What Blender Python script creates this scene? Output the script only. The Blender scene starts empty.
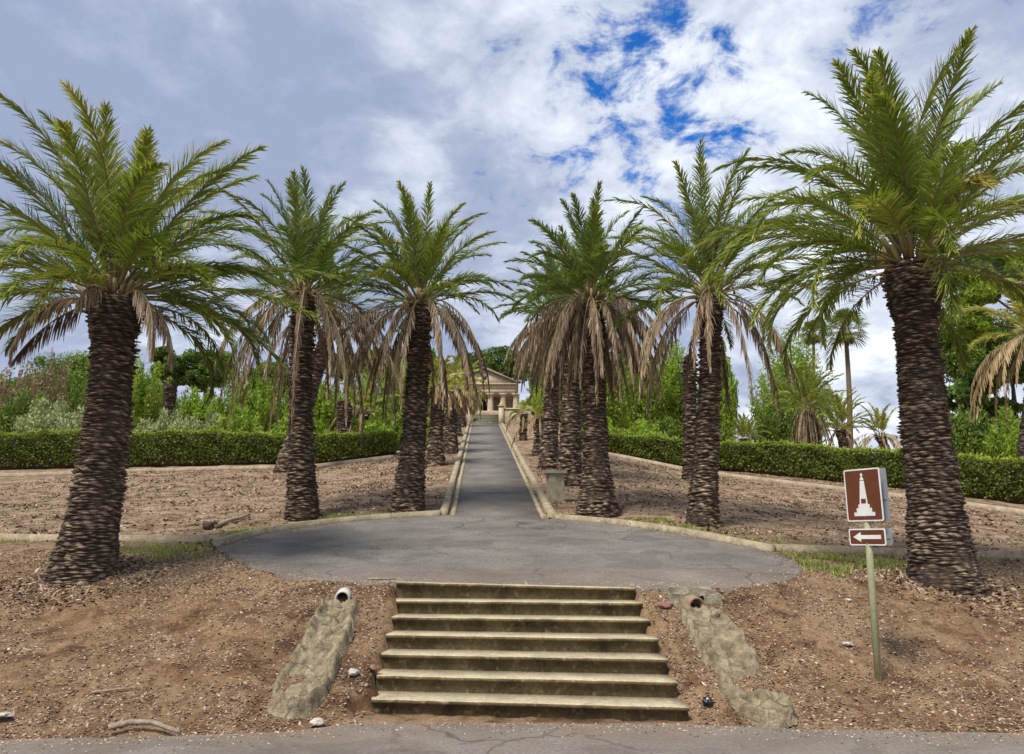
import bpy, bmesh, math, random
import numpy as np
from mathutils import Vector, noise as mnoise
R = math.radians
rs = np.random.RandomState(7); random.seed(7)
scene = bpy.context.scene
col = scene.collection

# ------------------------------------------------------------------ camera
F = 764.0; PITCH = math.atan(163/764); CZ = 1.65
cd = bpy.data.cameras.new('camera'); cam = bpy.data.objects.new('camera', cd); col.objects.link(cam)
cam.location = (0, 0, CZ); cam.rotation_euler = (math.pi/2+PITCH, 0, 0)
cd.sensor_width = 36; cd.lens = F/1024*36; cd.clip_end = 3000; cd.clip_start = .05
scene.camera = cam

def at(px, py, Y):
    """real point at depth Y that was measured at a photo pixel"""
    u = (px-512)/F; v = (377-py)/F
    ry = math.cos(PITCH)-v*math.sin(PITCH); rz = math.sin(PITCH)+v*math.cos(PITCH)
    t = Y/ry
    return Vector((u*t, Y, CZ+rz*t))

def ip(pts, x):
    if x <= pts[0][0]: return pts[0][1]
    for i in range(1, len(pts)):
        if x <= pts[i][0]:
            a, b_ = pts[i-1], pts[i]; return a[1]+(b_[1]-a[1])*(x-a[0])/(b_[0]-a[0])
    return pts[-1][1]
RE = [(-60,6.4),(-5,6.85),(-3,7.05),(-2,7.2),(-1.4,7.55),(1.6,7.5),(2.6,7.3),(4.5,7.15),(60,6.5)]
FE = [(-12,12.8),(-6.5,12.0),(-4.6,11.3),(-3.0,10.3),(-1.5,10.05),(1.5,9.8),(3,9.75),(4.0,10.4),(5.8,11.5),(12,12.3)]
PY = 16.4
def plane(x, y):
    s = 1.08+.155*(min(y, PY)-9.95)
    side = min(1, max(0, (abs(x+.4)-3.5)/4))
    if y > PY: s += (.205-.03*side)*(min(y, 75)-PY)
    if x > 3.5: s -= .055*(min(x, 40)-3.5)
    if x < -4: s -= .012*(min(-x, 40)-4)
    if x > 12 and y > 30: s -= (min(x, 80)-12)*.07*min(1, (y-30)/20)
    return s
def T(x, y):
    r = ip(RE, x); f = ip(FE, x)
    if y <= r: return 0.0
    if y < f:
        t = (y-r)/(f-r); t = t*.75+.25*t*t*(3-2*t)
        return plane(x, f)*t
    return plane(x, y)

# ------------------------------------------------------------------ helpers
def tag(o, label=None, cat=None, group=None, kind=None):
    if label: o['label'] = label
    if cat: o['category'] = cat
    if group: o['group'] = group
    if kind: o['kind'] = kind
    return o
def link(name, me, parent=None, loc=None):
    o = bpy.data.objects.new(name, me); col.objects.link(o)
    if parent is not None: o.parent = parent
    if loc is not None: o.location = loc
    return o
def thing(name, label, cat, loc, group=None, rz=0):
    o = bpy.data.objects.new(name, None); col.objects.link(o)
    o.empty_display_size = .2
    o.location = loc; o.rotation_euler = (0, 0, rz)
    return tag(o, label, cat, group)

class MB:
    """collects numpy vertex/face blocks and links them as one mesh"""
    def __init__(s): s.V = []; s.Q = []; s.T = []; s.n = 0; s.qr = []; s.tr = []; s.qm = []; s.tm = []
    def add(s, V, quads=None, tris=None, rnd=None, mat=0):
        V = np.asarray(V, float).reshape(-1, 3); s.V.append(V)
        for F_, L, RL, ML in ((quads, s.Q, s.qr, s.qm), (tris, s.T, s.tr, s.tm)):
            if F_ is None or len(F_) == 0: continue
            F_ = np.asarray(F_, int); L.append(F_+s.n)
            r = np.full(len(F_), .5) if rnd is None else np.broadcast_to(np.asarray(rnd, float), (len(F_),))
            RL.append(r); ML.append(np.full(len(F_), mat, int))
        s.n += len(V)
    def build(s, name, mats, parent=None, loc=None, smooth=False, origin=None):
        V = np.concatenate(s.V)
        if origin is not None: V = V-np.array(origin)
        me = bpy.data.meshes.new(name)
        Q = np.concatenate(s.Q) if s.Q else np.zeros((0, 4), int)
        Tt = np.concatenate(s.T) if s.T else np.zeros((0, 3), int)
        nf = len(Q)+len(Tt)
        me.vertices.add(len(V)); me.vertices.foreach_set('co', V.astype(np.float32).ravel())
        li = np.concatenate([Q.ravel(), Tt.ravel()])
        me.loops.add(len(li)); me.loops.foreach_set('vertex_index', li.astype(np.int32))
        st = np.concatenate([np.arange(len(Q))*4, len(Q)*4+np.arange(len(Tt))*3])
        me.polygons.add(nf); me.polygons.foreach_set('loop_start', st.astype(np.int32))
        mi = np.concatenate([*s.qm, *s.tm]) if (s.qm or s.tm) else np.zeros(0, int)
        me.polygons.foreach_set('material_index', mi.astype(np.int32))
        if smooth: me.polygons.foreach_set('use_smooth', np.ones(nf, bool))
        a = me.attributes.new('rnd', 'FLOAT', 'FACE')
        a.data.foreach_set('value', np.concatenate([*s.qr, *s.tr]).astype(np.float32))
        me.update(calc_edges=True); me.validate()
        for m in (mats if isinstance(mats, (list, tuple)) else [mats]): me.materials.append(m)
        return link(name, me, parent, loc)
    # simple solids
    def hexa(s, P, rnd=None, mat=0):
        s.add(P, [(0,3,2,1),(4,5,6,7),(0,1,5,4),(1,2,6,5),(2,3,7,6),(3,0,4,7)], rnd=rnd, mat=mat)
    def box(s, x0, x1, y0, y1, z0, z1, **k):
        s.hexa([(x0,y0,z0),(x1,y0,z0),(x1,y1,z0),(x0,y1,z0),(x0,y0,z1),(x1,y0,z1),(x1,y1,z1),(x0,y1,z1)], **k)
    def tube(s, P, rad, n=8, rnd=None, mat=0, cap=True):
        P = np.asarray(P, float); rad = np.broadcast_to(np.asarray(rad, float), (len(P),))
        tg = np.gradient(P, axis=0); tg /= np.linalg.norm(tg, axis=1)[:, None]+1e-9
        ref = np.array([1., 0, 0]) if abs(tg[0][0]) < .8 else np.array([0, 1., 0])
        a = np.cross(tg, ref); a /= np.linalg.norm(a, axis=1)[:, None]; b = np.cross(tg, a)
        th = np.arange(n)/n*2*np.pi
        V = P[:, None]+rad[:, None, None]*(a[:, None]*np.cos(th)[None, :, None]+b[:, None]*np.sin(th)[None, :, None])
        k = len(P); q = []
        for i in range(k-1):
            for j in range(n):
                q.append((i*n+j, i*n+(j+1) % n, (i+1)*n+(j+1) % n, (i+1)*n+j))
        V = V.reshape(-1, 3); t = []
        if cap:
            V = np.vstack([V, P[0], P[-1]])
            for j in range(n):
                t.append((k*n, (j+1) % n, j)); t.append((k*n+1, (k-1)*n+j, (k-1)*n+(j+1) % n))
        s.add(V, q, t, rnd=rnd, mat=mat)

# ------------------------------------------------------------------ materials
def mat(name):
    m = bpy.data.materials.new(name); m.use_nodes = True
    nt = m.node_tree; return m, nt, nt.nodes['Principled BSDF']
def N(nt, t, **k):
    n = nt.nodes.new(t)
    for a, b in k.items():
        if a in n.inputs: n.inputs[a].default_value = b
        else: setattr(n, a, b)
    return n
def noise(nt, vec, scale, detail=6, rough=.6, dist=0):
    n = N(nt, 'ShaderNodeTexNoise'); n.inputs['Scale'].default_value = scale; n.inputs['Detail'].default_value = detail
    n.inputs['Roughness'].default_value = rough; n.inputs['Distortion'].default_value = dist
    if vec is not None: nt.links.new(vec, n.inputs['Vector'])
    return n.outputs['Fac']
def ramp(nt, fac, stops, interp='LINEAR'):
    r = nt.nodes.new('ShaderNodeValToRGB'); r.color_ramp.interpolation = interp
    e = r.color_ramp.elements
    while len(e) < len(stops): e.new(.5)
    for i, (p, c) in enumerate(stops):
        e[i].position = p; e[i].color = (c, c, c, 1) if isinstance(c, (int, float)) else (*c, 1)
    nt.links.new(fac, r.inputs[0]); return r.outputs[0]
def mix(nt, fac, a, b, mode='MIX'):
    m = nt.nodes.new('ShaderNodeMix'); m.data_type = 'RGBA'; m.blend_type = mode
    for s, v in ((m.inputs[0], fac), (m.inputs[6], a), (m.inputs[7], b)):
        if isinstance(v, (int, float)): s.default_value = v
        elif isinstance(v, tuple): s.default_value = (*v, 1)
        else: nt.links.new(v, s)
    return m.outputs[2]
def mth(nt, op, a, b=None, c=None, clamp=False):
    m = nt.nodes.new('ShaderNodeMath'); m.operation = op; m.use_clamp = clamp
    for i, v in enumerate((a, b, c)):
        if v is None: continue
        if isinstance(v, (int, float)): m.inputs[i].default_value = v
        else: nt.links.new(v, m.inputs[i])
    return m.outputs[0]
def bump(nt, bs, h, strength=.5, dist=.02):
    b = N(nt, 'ShaderNodeBump'); b.inputs['Strength'].default_value = strength; b.inputs['Distance'].default_value = dist
    nt.links.new(h, b.inputs['Height']); nt.links.new(b.outputs[0], bs.inputs['Normal'])
def coords(nt): return nt.nodes.new('ShaderNodeTexCoord').outputs['Object']
def gpos(nt): return nt.nodes.new('ShaderNodeNewGeometry').outputs['Position']
def attr(nt): 
    a = nt.nodes.new('ShaderNodeAttribute'); a.attribute_name = 'rnd'; return a.outputs['Fac']

def leafmat(name, stops, rough=.55, trans=.25, big=None):
    m, nt, bs = mat(name)
    c = ramp(nt, attr(nt), stops)
    if big:
        nz = noise(nt, gpos(nt), big, 3)
        c = mix(nt, ramp(nt, nz, [(.35, 0.0), (.65, 1.0)]), mix(nt, .55, c, (.55, .5, .5), 'MULTIPLY'), c)
    nt.links.new(c, bs.inputs['Base Color']); bs.inputs['Roughness'].default_value = rough
    if trans:
        tr = N(nt, 'ShaderNodeBsdfTranslucent'); nt.links.new(c, tr.inputs[0])
        ms = N(nt, 'ShaderNodeMixShader'); ms.inputs[0].default_value = trans
        nt.links.new(bs.outputs[0], ms.inputs[1]); nt.links.new(tr.outputs[0], ms.inputs[2])
        nt.links.new(ms.outputs[0], nt.nodes['Material Output'].inputs[0])
    return m
M = {}
M['frond'] = leafmat('palm_green', [(0, (.08, .12, .015)), (.4, (.165, .23, .024)), (.75, (.32, .36, .045)), (1, (.54, .47, .12))], .45, .4)
M['frond_far'] = leafmat('palm_green_bluish', [(0, (.07, .12, .02)), (.45, (.155, .23, .03)), (1, (.38, .39, .06))], .45, .4)
M['dead'] = leafmat('palm_dead', [(0, (.08, .05, .03)), (.4, (.21, .138, .083)), (.75, (.38, .27, .17)), (1, (.56, .44, .3))], .75, .2)
M['straw'] = leafmat('palm_straw', [(0, (.24, .15, .07)), (.5, (.42, .29, .14)), (1, (.6, .46, .26))], .75, .2)
M['rachis'] = leafmat('palm_rachis', [(0, (.2, .15, .06)), (1, (.34, .27, .12))], .6, 0)
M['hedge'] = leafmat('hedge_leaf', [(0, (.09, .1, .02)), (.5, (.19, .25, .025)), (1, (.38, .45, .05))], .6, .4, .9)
M['hedge_top'] = leafmat('hedge_bright_leaf', [(0, (.24, .33, .03)), (.5, (.36, .47, .04)), (1, (.5, .58, .09))], .6, .4)  # brighter, yellower leaf tone for the hedge top
M['bright'] = leafmat('leaf_bright', [(0, (.16, .25, .02)), (.5, (.31, .46, .035)), (1, (.5, .62, .08))], .6, .45, .5)
M['mid'] = leafmat('leaf_mid', [(0, (.09, .15, .02)), (.5, (.18, .29, .03)), (1, (.33, .44, .06))], .6, .4, .4)
M['pine'] = leafmat('leaf_pine', [(0, (.065, .12, .018)), (.5, (.13, .225, .028)), (1, (.24, .34, .05))], .6, .3, .4)
M['olive'] = leafmat('leaf_grey_olive', [(0, (.22, .26, .09)), (.5, (.38, .44, .17)), (1, (.52, .56, .28))], .6, .3, .5)
M['rust'] = leafmat('leaf_brownish', [(0, (.14, .1, .05)), (.5, (.28, .2, .1)), (1, (.38, .32, .14))], .6, .25)
M['grass'] = leafmat('weed_grass', [(0, (.16, .22, .03)), (.5, (.3, .37, .06)), (1, (.52, .46, .2))], .6, .3)
M['litter'] = leafmat('litter', [(0, (.07, .042, .025)), (.35, (.2, .12, .07)), (.6, (.38, .26, .165)), (.85, (.55, .43, .3)), (1, (.72, .66, .58))], .85, 0)

def trunkmat():
    m, nt, bs = mat('palm_trunk')
    p = coords(nt)
    c = ramp(nt, attr(nt), [(0, (.03, .02, .013)), (.3, (.1, .07, .047)), (.6, (.225, .165, .112)), (1, (.48, .39, .275))])
    n1 = noise(nt, p, 2.5, 5, .65); n2 = noise(nt, p, 40, 4, .7)
    c = mix(nt, .6, c, ramp(nt, n1, [(.3, (.55, .5, .47)), (.7, (1.25, 1.2, 1.15))]), 'MULTIPLY')
    c = mix(nt, .55, c, ramp(nt, n2, [(.3, (.5, .48, .46)), (.7, (1.3, 1.28, 1.25))]), 'MULTIPLY')
    nt.links.new(c, bs.inputs['Base Color']); bs.inputs['Roughness'].default_value = .9
    mp = N(nt, 'ShaderNodeMapping'); mp.inputs['Scale'].default_value = (60, 60, 14); nt.links.new(p, mp.inputs[0])
    bump(nt, bs, noise(nt, mp.outputs[0], 1, 4), .7, .02)
    return m
M['trunk'] = trunkmat()
def barkmat(name, c0, c1):
    m, nt, bs = mat(name); p = coords(nt)
    mp = N(nt, 'ShaderNodeMapping'); mp.inputs['Scale'].default_value = (9, 9, 2); nt.links.new(p, mp.inputs[0])
    n1 = noise(nt, mp.outputs[0], 1.5, 6, .7)
    nt.links.new(ramp(nt, n1, [(.3, c0), (.7, c1)]), bs.inputs['Base Color']); bs.inputs['Roughness'].default_value = .9
    bump(nt, bs, n1, .8, .05); return m
M['bark'] = barkmat('bark', (.05, .035, .025), (.17, .12, .085))
M['wood'] = barkmat('dry_wood', (.2, .15, .1), (.48, .4, .3))

def groundmat():
    m, nt, bs = mat('dry_earth'); p = gpos(nt)
    sep = N(nt, 'ShaderNodeSeparateXYZ'); nt.links.new(p, sep.inputs[0])
    big = noise(nt, p, .55, 5, .6, .4); med = noise(nt, p, 3.2, 6, .65, .6)
    fine = noise(nt, p, 22, 6, .75); vf = noise(nt, p, 95, 3, .8)
    c = ramp(nt, big, [(.36, (.13, .068, .034)), (.49, (.225, .13, .066)), (.65, (.36, .25, .148))])
    c = mix(nt, ramp(nt, med, [(.42, 0.), (.64, .75)]), c, (.42, .29, .165))
    c = mix(nt, ramp(nt, med, [(.32, .85), (.45, 0.)]), c, (.1, .056, .032))
    # paler, greyer leaf-strewn soil up behind the turning circle
    far = mth(nt, 'MULTIPLY', mth(nt, 'SUBTRACT', sep.outputs[1], 12.0), .3, clamp=True)
    pc = ramp(nt, noise(nt, p, 2.4, 7, .72, .5), [(.38, (.1, .064, .037)), (.47, (.25, .17, .105)), (.6, (.45, .335, .225))])
    c = mix(nt, mth(nt, 'MULTIPLY', far, .85), c, pc)
    c = mix(nt, .75, c, ramp(nt, fine, [(.3, (.45, .42, .4)), (.5, (1, 1, 1)), (.7, (1.45, 1.42, 1.4))]), 'MULTIPLY')
    c = mix(nt, .6, c, ramp(nt, vf, [(.35, (.55, .52, .5)), (.65, (1.4, 1.38, 1.35))]), 'MULTIPLY')
    # pale straw drift beside the first palm on the left
    v = N(nt, 'ShaderNodeVectorMath', operation='DISTANCE'); nt.links.new(p, v.inputs[0]); v.inputs[1].default_value = (-4.7, 11.6, 1.25)
    dr = mth(nt, 'SUBTRACT', 1.0, mth(nt, 'MULTIPLY', mth(nt, 'ADD', v.outputs['Value'], mth(nt, 'MULTIPLY', med, 1.2)), .55), clamp=True)
    c = mix(nt, mth(nt, 'MULTIPLY', dr, 1.3, clamp=True), c, (.42, .31, .19))
    # thin green weeds either side of the circle
    for (x, y, z, k) in ((5.3, 11.9, 1.3, .8), (-5.6, 12.9, 1.5, .6), (-4.9, 14.3, 1.7, .9), (3.6, 15.2, 1.9, .9)):
        v = N(nt, 'ShaderNodeVectorMath', operation='DISTANCE'); nt.links.new(p, v.inputs[0]); v.inputs[1].default_value = (x, y, z)
        dr = mth(nt, 'SUBTRACT', 1.0, mth(nt, 'MULTIPLY', mth(nt, 'ADD', v.outputs['Value'], mth(nt, 'MULTIPLY', fine, 1.0)), k), clamp=True)
        c = mix(nt, mth(nt, 'MULTIPLY', dr, .9), c, (.2, .2, .06))
    nt.links.new(c, bs.inputs['Base Color']); bs.inputs['Roughness'].default_value = .95; bs.inputs['Specular IOR Level'].default_value = .2
    h = mth(nt, 'ADD', mth(nt, 'MULTIPLY', med, 1.2), mth(nt, 'ADD', mth(nt, 'MULTIPLY', fine, .6), mth(nt, 'MULTIPLY', vf, .25)))
    bump(nt, bs, h, .9, .07); return m
M['ground'] = groundmat()

def asphalt(name, base, warm=.0, cracks=True):
    m, nt, bs = mat(name); p = gpos(nt)
    big = noise(nt, p, .7, 5, .6); fine = noise(nt, p, 26, 6, .9); sp = noise(nt, p, 30, 2, .9)
    mp = N(nt, 'ShaderNodeMapping'); mp.inputs['Scale'].default_value = (1.0, 1.5, 1.5); nt.links.new(p, mp.inputs[0])
    st = noise(nt, mp.outputs[0], 1.3, 5, .6)
    b = base
    c = ramp(nt, big, [(.3, tuple(x*.78 for x in b)), (.7, tuple(x*1.22 for x in b))])
    c = mix(nt, .8, c, ramp(nt, st, [(.32, (.8, .8, .81)), (.68, (1.22, 1.21, 1.18))]), 'MULTIPLY')
    c = mix(nt, .85, c, ramp(nt, fine, [(.32, (.3, .3, .3)), (.68, (1.7, 1.7, 1.7))]), 'MULTIPLY')
    c = mix(nt, ramp(nt, sp, [(.66, 0.), (.74, .5)]), c, (.42, .38, .33))
    c = mix(nt, ramp(nt, noise(nt, p, .9, 2, .4, .8), [(.6, 0.), (.61, .35)]), c, (.085, .08, .075))
    if warm:
        sep = N(nt, 'ShaderNodeSeparateXYZ'); nt.links.new(p, sep.inputs[0])
        w = mth(nt, 'SUBTRACT', 1.0, mth(nt, 'ABSOLUTE', mth(nt, 'MULTIPLY', mth(nt, 'SUBTRACT', sep.outputs[1], warm), .55)), clamp=True)
        w = mth(nt, 'MULTIPLY', w, ramp(nt, noise(nt, p, 1.6, 5), [(.3, .2), (.65, 1.)]))
        c = mix(nt, mth(nt, 'MULTIPLY', w, .7), c, (.23, .165, .11))
    nt.links.new(c, bs.inputs['Base Color']); bs.inputs['Roughness'].default_value = .9; bs.inputs['Specular IOR Level'].default_value = .15
    bump(nt, bs, mth(nt, 'ADD', fine, mth(nt, 'MULTIPLY', big, 2.)), .5, .012); return m
M['road'] = asphalt('road_asphalt', (.2, .184, .165), 7.3)
M['plaza'] = asphalt('path_asphalt', (.178, .162, .143), 9.8)

def stonemat(name, c0, c1, c2, sc=6, b=.7, bd=.03):
    m, nt, bs = mat(name); p = gpos(nt)
    n1 = noise(nt, p, sc, 7, .7, .3); n2 = noise(nt, p, sc*7, 4, .75)
    c = ramp(nt, n1, [(.32, c0), (.5, c1), (.68, c2)])
    c = mix(nt, .6, c, ramp(nt, n2, [(.3, (.55, .53, .5)), (.7, (1.4, 1.38, 1.35))]), 'MULTIPLY')
    nt.links.new(c, bs.inputs['Base Color']); bs.inputs['Roughness'].default_value = .88
    bump(nt, bs, mth(nt, 'ADD', n1, mth(nt, 'MULTIPLY', n2, .4)), b, bd); return m
M['rock'] = stonemat('drain_stone', (.14, .11, .06), (.34, .275, .165), (.54, .455, .3), 7, 1, .06)
M['kerb'] = stonemat('kerb_concrete', (.22, .18, .11), (.36, .3, .19), (.5, .43, .3), 4)
M['kerb_dark'] = stonemat('edging_concrete', (.24, .19, .12), (.37, .3, .2), (.5, .42, .3), 4)
M['sand'] = stonemat('sandstone', (.44, .35, .235), (.56, .46, .32), (.66, .56, .41), 1.2, .3)
M['sand_dark'] = stonemat('sandstone_weathered', (.28, .22, .15), (.38, .31, .215), (.48, .4, .29), 2, .5)
M['moss'] = stonemat('mossy_stone', (.09, .095, .05), (.15, .15, .09), (.24, .22, .14), 5, .8)
M['oldstone'] = stonemat('lichen_grey_stone', (.19, .17, .11), (.32, .29, .2), (.45, .42, .31), 5, .5)
M['pale'] = stonemat('pale_pebble', (.4, .36, .31), (.55, .5, .45), (.7, .66, .6), 12)
M['redstone'] = stonemat('red_stone', (.16, .08, .055), (.26, .14, .1), (.36, .22, .16), 8)
def cracked(m, scale, dark=.3, wid=.03):
    nt = m.node_tree; bs = nt.nodes['Principled BSDF']; p = gpos(nt)
    src = bs.inputs['Base Color'].links[0].from_socket
    wp = N(nt, 'ShaderNodeVectorMath', operation='ADD'); nn_ = N(nt, 'ShaderNodeTexNoise'); nn_.inputs['Scale'].default_value = scale*.7; nn_.inputs['Detail'].default_value = 5
    nt.links.new(p, nn_.inputs['Vector']); sc_ = N(nt, 'ShaderNodeVectorMath', operation='SCALE'); nt.links.new(nn_.outputs['Color'], sc_.inputs[0]); sc_.inputs['Scale'].default_value = 1.2/scale*1.2
    nt.links.new(p, wp.inputs[0]); nt.links.new(sc_.outputs[0], wp.inputs[1])
    v = N(nt, 'ShaderNodeTexVoronoi', feature='DISTANCE_TO_EDGE'); v.inputs['Scale'].default_value = scale; nt.links.new(wp.outputs[0], v.inputs['Vector'])
    ms = ramp(nt, noise(nt, p, scale*.35, 3), [(.45, 0.), (.6, 1.)])
    f = mth(nt, 'MULTIPLY', ramp(nt, v.outputs[0], [(0., 1.), (wid, 0.)]), ms)
    nt.links.new(mix(nt, f, src, mix(nt, 1.0, src, (dark, dark, dark), 'MULTIPLY')), bs.inputs['Base Color'])
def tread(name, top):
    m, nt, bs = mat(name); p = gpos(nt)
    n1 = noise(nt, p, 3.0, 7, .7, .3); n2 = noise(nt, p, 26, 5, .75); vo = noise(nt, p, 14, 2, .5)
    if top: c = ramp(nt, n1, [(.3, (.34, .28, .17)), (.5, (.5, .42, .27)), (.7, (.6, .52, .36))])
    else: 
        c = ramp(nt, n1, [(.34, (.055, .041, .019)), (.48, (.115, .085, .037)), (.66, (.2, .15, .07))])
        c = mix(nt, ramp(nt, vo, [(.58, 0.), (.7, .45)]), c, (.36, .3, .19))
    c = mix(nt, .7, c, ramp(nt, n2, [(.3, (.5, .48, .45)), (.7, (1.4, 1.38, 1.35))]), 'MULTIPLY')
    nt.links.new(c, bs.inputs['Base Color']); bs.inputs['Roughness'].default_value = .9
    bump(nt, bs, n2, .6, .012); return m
M['tread'] = tread('step_tread_concrete', True); M['riser'] = tread('step_riser_stain_shade', False)  # riser tone: moss stain plus painted shade of the upright faces
def plain(name, c, rough=.6, metal=0, var=.15, sc=8):
    m, nt, bs = mat(name); n1 = noise(nt, coords(nt), sc, 5, .7)
    nt.links.new(ramp(nt, n1, [(.3, tuple(x*(1-var) for x in c)), (.7, tuple(min(1, x*(1+var)) for x in c))]), bs.inputs['Base Color'])
    bs.inputs['Roughness'].default_value = rough; bs.inputs['Metallic'].default_value = metal; return m
M['dark'] = plain('dark_interior', (.025, .02, .018), .9)
M['core'] = plain('hedge_twigs', (.06, .05, .025), .95, 0, .5, 12)
M['brown'] = plain('sign_brown', (.125, .033, .006), .5, 0, .22, 5)
M['white'] = plain('sign_white', (.74, .73, .7), .5, 0, .14, 6)
M['grey'] = plain('sign_back_grey', (.33, .35, .36), .45, .3)
M['galv'] = plain('painted_post', (.36, .36, .2), .6, 0, .2, 20)
M['pipe'] = plain('pipe_white', (.62, .58, .5), .6, 0, .2)
M['clay'] = plain('pipe_clay', (.3, .2, .12), .7, 0, .25)
M['roof'] = plain('roof_stone', (.3, .22, .16), .8, 0, .2, 2)
M['black'] = plain('black_plastic', (.01, .01, .012), .3)

cracked(M['rock'], 4, .22, .07); cracked(M['plaza'], .9, .38, .02); cracked(M['road'], .7, .4, .02); cracked(M['kerb'], 1.6, .4, .02)
# ------------------------------------------------------------------ world and sun
SUN_EL, SUN_AZ = 58, 215      # azimuth clockwise from +Y: high, behind and to the left of the camera
w = bpy.data.worlds.new('World'); scene.world = w; w.use_nodes = True
nt = w.node_tree; bg = nt.nodes['Background']
sky = N(nt, 'ShaderNodeTexSky', sky_type='NISHITA'); sky.sun_disc = False
sky.sun_elevation = R(SUN_EL); sky.sun_rotation = R(SUN_AZ); sky.air_density = 1.0; sky.dust_density = .3; sky.ozone_density = 2.5
D = nt.nodes.new('ShaderNodeTexCoord').outputs['Generated']
def near(v, rad, soft):
    vm = N(nt, 'ShaderNodeVectorMath', operation='DISTANCE'); nt.links.new(D, vm.inputs[0]); vm.inputs[1].default_value = v
    return mth(nt, 'DIVIDE', mth(nt, 'SUBTRACT', rad, vm.outputs['Value']), soft, clamp=True)
def dirpix(px, py): return tuple((at(px, py, 10)-Vector((0, 0, CZ))).normalized())
sepd = N(nt, 'ShaderNodeSeparateXYZ'); nt.links.new(D, sepd.inputs[0])
# clouds live on a flat layer: x/z, y/z with z kept off zero
zz = mth(nt, 'ADD', mth(nt, 'MAXIMUM', sepd.outputs[2], 0.0), .32)
cv = N(nt, 'ShaderNodeCombineXYZ')
nt.links.new(mth(nt, 'DIVIDE', sepd.outputs[0], zz), cv.inputs[0]); nt.links.new(mth(nt, 'DIVIDE', sepd.outputs[1], zz), cv.inputs[1])
cvo = cv.outputs[0]
big = noise(nt, cvo, 1.6, 4, .5, .3); med = noise(nt, cvo, 4.6, 10, .6, .3); fin = noise(nt, cvo, 11, 10, .66, .35)
hole = mth(nt, 'ADD', near(dirpix(650, 85), .31, .25), mth(nt, 'MULTIPLY', near(dirpix(930, 20), .16, .15), .55))
hole = mth(nt, 'ADD', hole, mth(nt, 'MULTIPLY', near(dirpix(700, 185), .1, .1), .25))
hole = mth(nt, 'ADD', hole, mth(nt, 'MULTIPLY', near(dirpix(1010, 250), .2, .2), .4))
blue = mth(nt, 'ADD', mth(nt, 'MULTIPLY', hole, .168), mth(nt, 'SUBTRACT', .56, mth(nt, 'ADD', mth(nt, 'MULTIPLY', med, .42), mth(nt, 'MULTIPLY', fin, .58))))
bl = ramp(nt, blue, [(.2, 0.), (.31, 1.)], 'EASE')
# bright rims near the gaps, grey lavender elsewhere
bright = mth(nt, 'MULTIPLY', mth(nt, 'SUBTRACT', mth(nt, 'ADD', mth(nt, 'ADD', mth(nt, 'MULTIPLY', med, .95), mth(nt, 'MULTIPLY', fin, .35)), mth(nt, 'MULTIPLY', big, .7)), .93), 1.9)
br = mth(nt, 'ADD', bright, mth(nt, 'MULTIPLY', near(dirpix(720, 150), .5, .45), .42))
br = mth(nt, 'ADD', br, mth(nt, 'MULTIPLY', near(dirpix(980, 110), .5, .5), .25))
br = mth(nt, 'ADD', br, mth(nt, 'MULTIPLY', mth(nt, 'SUBTRACT', .32, sepd.outputs[2], clamp=True), .9))
cl = ramp(nt, br, [(0.0, (1.85, 2.2, 3.15)), (.25, (2.35, 2.7, 3.6)), (.6, (4.0, 4.35, 5.0)), (.95, (6.3, 6.5, 6.7))])
skyc = mix(nt, 1.0, sky.outputs[0], (.12, .52, 1.0), 'MULTIPLY')
nt.links.new(mix(nt, bl, cl, skyc), bg.inputs['Color']); bg.inputs['Strength'].default_value = .1
sd = bpy.data.lights.new('sun', 'SUN'); sd.energy = 2.3; sd.angle = R(16); sd.color = (1, .95, .87)
so = bpy.data.objects.new('sun', sd); col.objects.link(so)
az = R(SUN_AZ); el = R(SUN_EL)
sv = Vector((math.sin(az)*math.cos(el), math.cos(az)*math.cos(el), math.sin(el)))
so.rotation_euler = sv.to_track_quat('Z', 'Y').to_euler(); so.location = (0, 0, 30)

# ------------------------------------------------------------------ ground
PL = [(-4.38,12.1),(-4.87,13.0),(-4.62,14.2),(-4.05,15.1),(-3.17,16.12),(-1.56,16.85),(-.3,16.85),(.85,16.4),(1.99,15.66),(2.9,14.58),(3.63,13.46),(4.15,12.6),
      (4.25,11.7),(3.98,10.9),(3.45,10.2),(2.7,9.86),(2.08,9.8),(1.65,9.8),(1.5,9.88),(0,10.055),(-1.46,10.225),(-1.62,10.16),(-1.95,10.14),(-2.83,10.5),(-3.7,11.2)]
def spline(P, n=6, closed=True):
    P = [np.array(p, float) for p in P]; out = []; k = len(P)
    for i in range(k if closed else k-1):
        p0 = P[(i-1) % k] if closed or i > 0 else P[i]; p1 = P[i]; p2 = P[(i+1) % k]
        p3 = P[(i+2) % k] if closed or i+2 < k else P[i+1]
        for j in range(n):
            t = j/n
            out.append(.5*((2*p1)+(-p0+p2)*t+(2*p0-5*p1+4*p2-p3)*t*t+(-p0+3*p1-3*p2+p3)*t**3))
    if not closed: out.append(P[-1])
    return out
PLS = spline(PL, 8)
pls = np.array(PLS); PLL = [tuple(map(float, p)) for p in PLS]
def inside(x, y, poly=PLL):
    if not (-5.0 < x < 4.5 and 9.6 < y < 17.1): return False
    if (x+.35)**2+(y-13.3)**2 < 9.2: return True
    c = False; n = len(poly); j = n-1
    for i in range(n):
        if (poly[i][1] > y) != (poly[j][1] > y) and x < (poly[j][0]-poly[i][0])*(y-poly[i][1])/(poly[j][1]-poly[i][1])+poly[i][0]: c = not c
        j = i
    return c
def pathc(y): return -.32-.0428*(y-17)
PW = .92
def inpath(x, y): return 16 < y < 53.4 and abs(x-pathc(y)) < PW+.1
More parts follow.
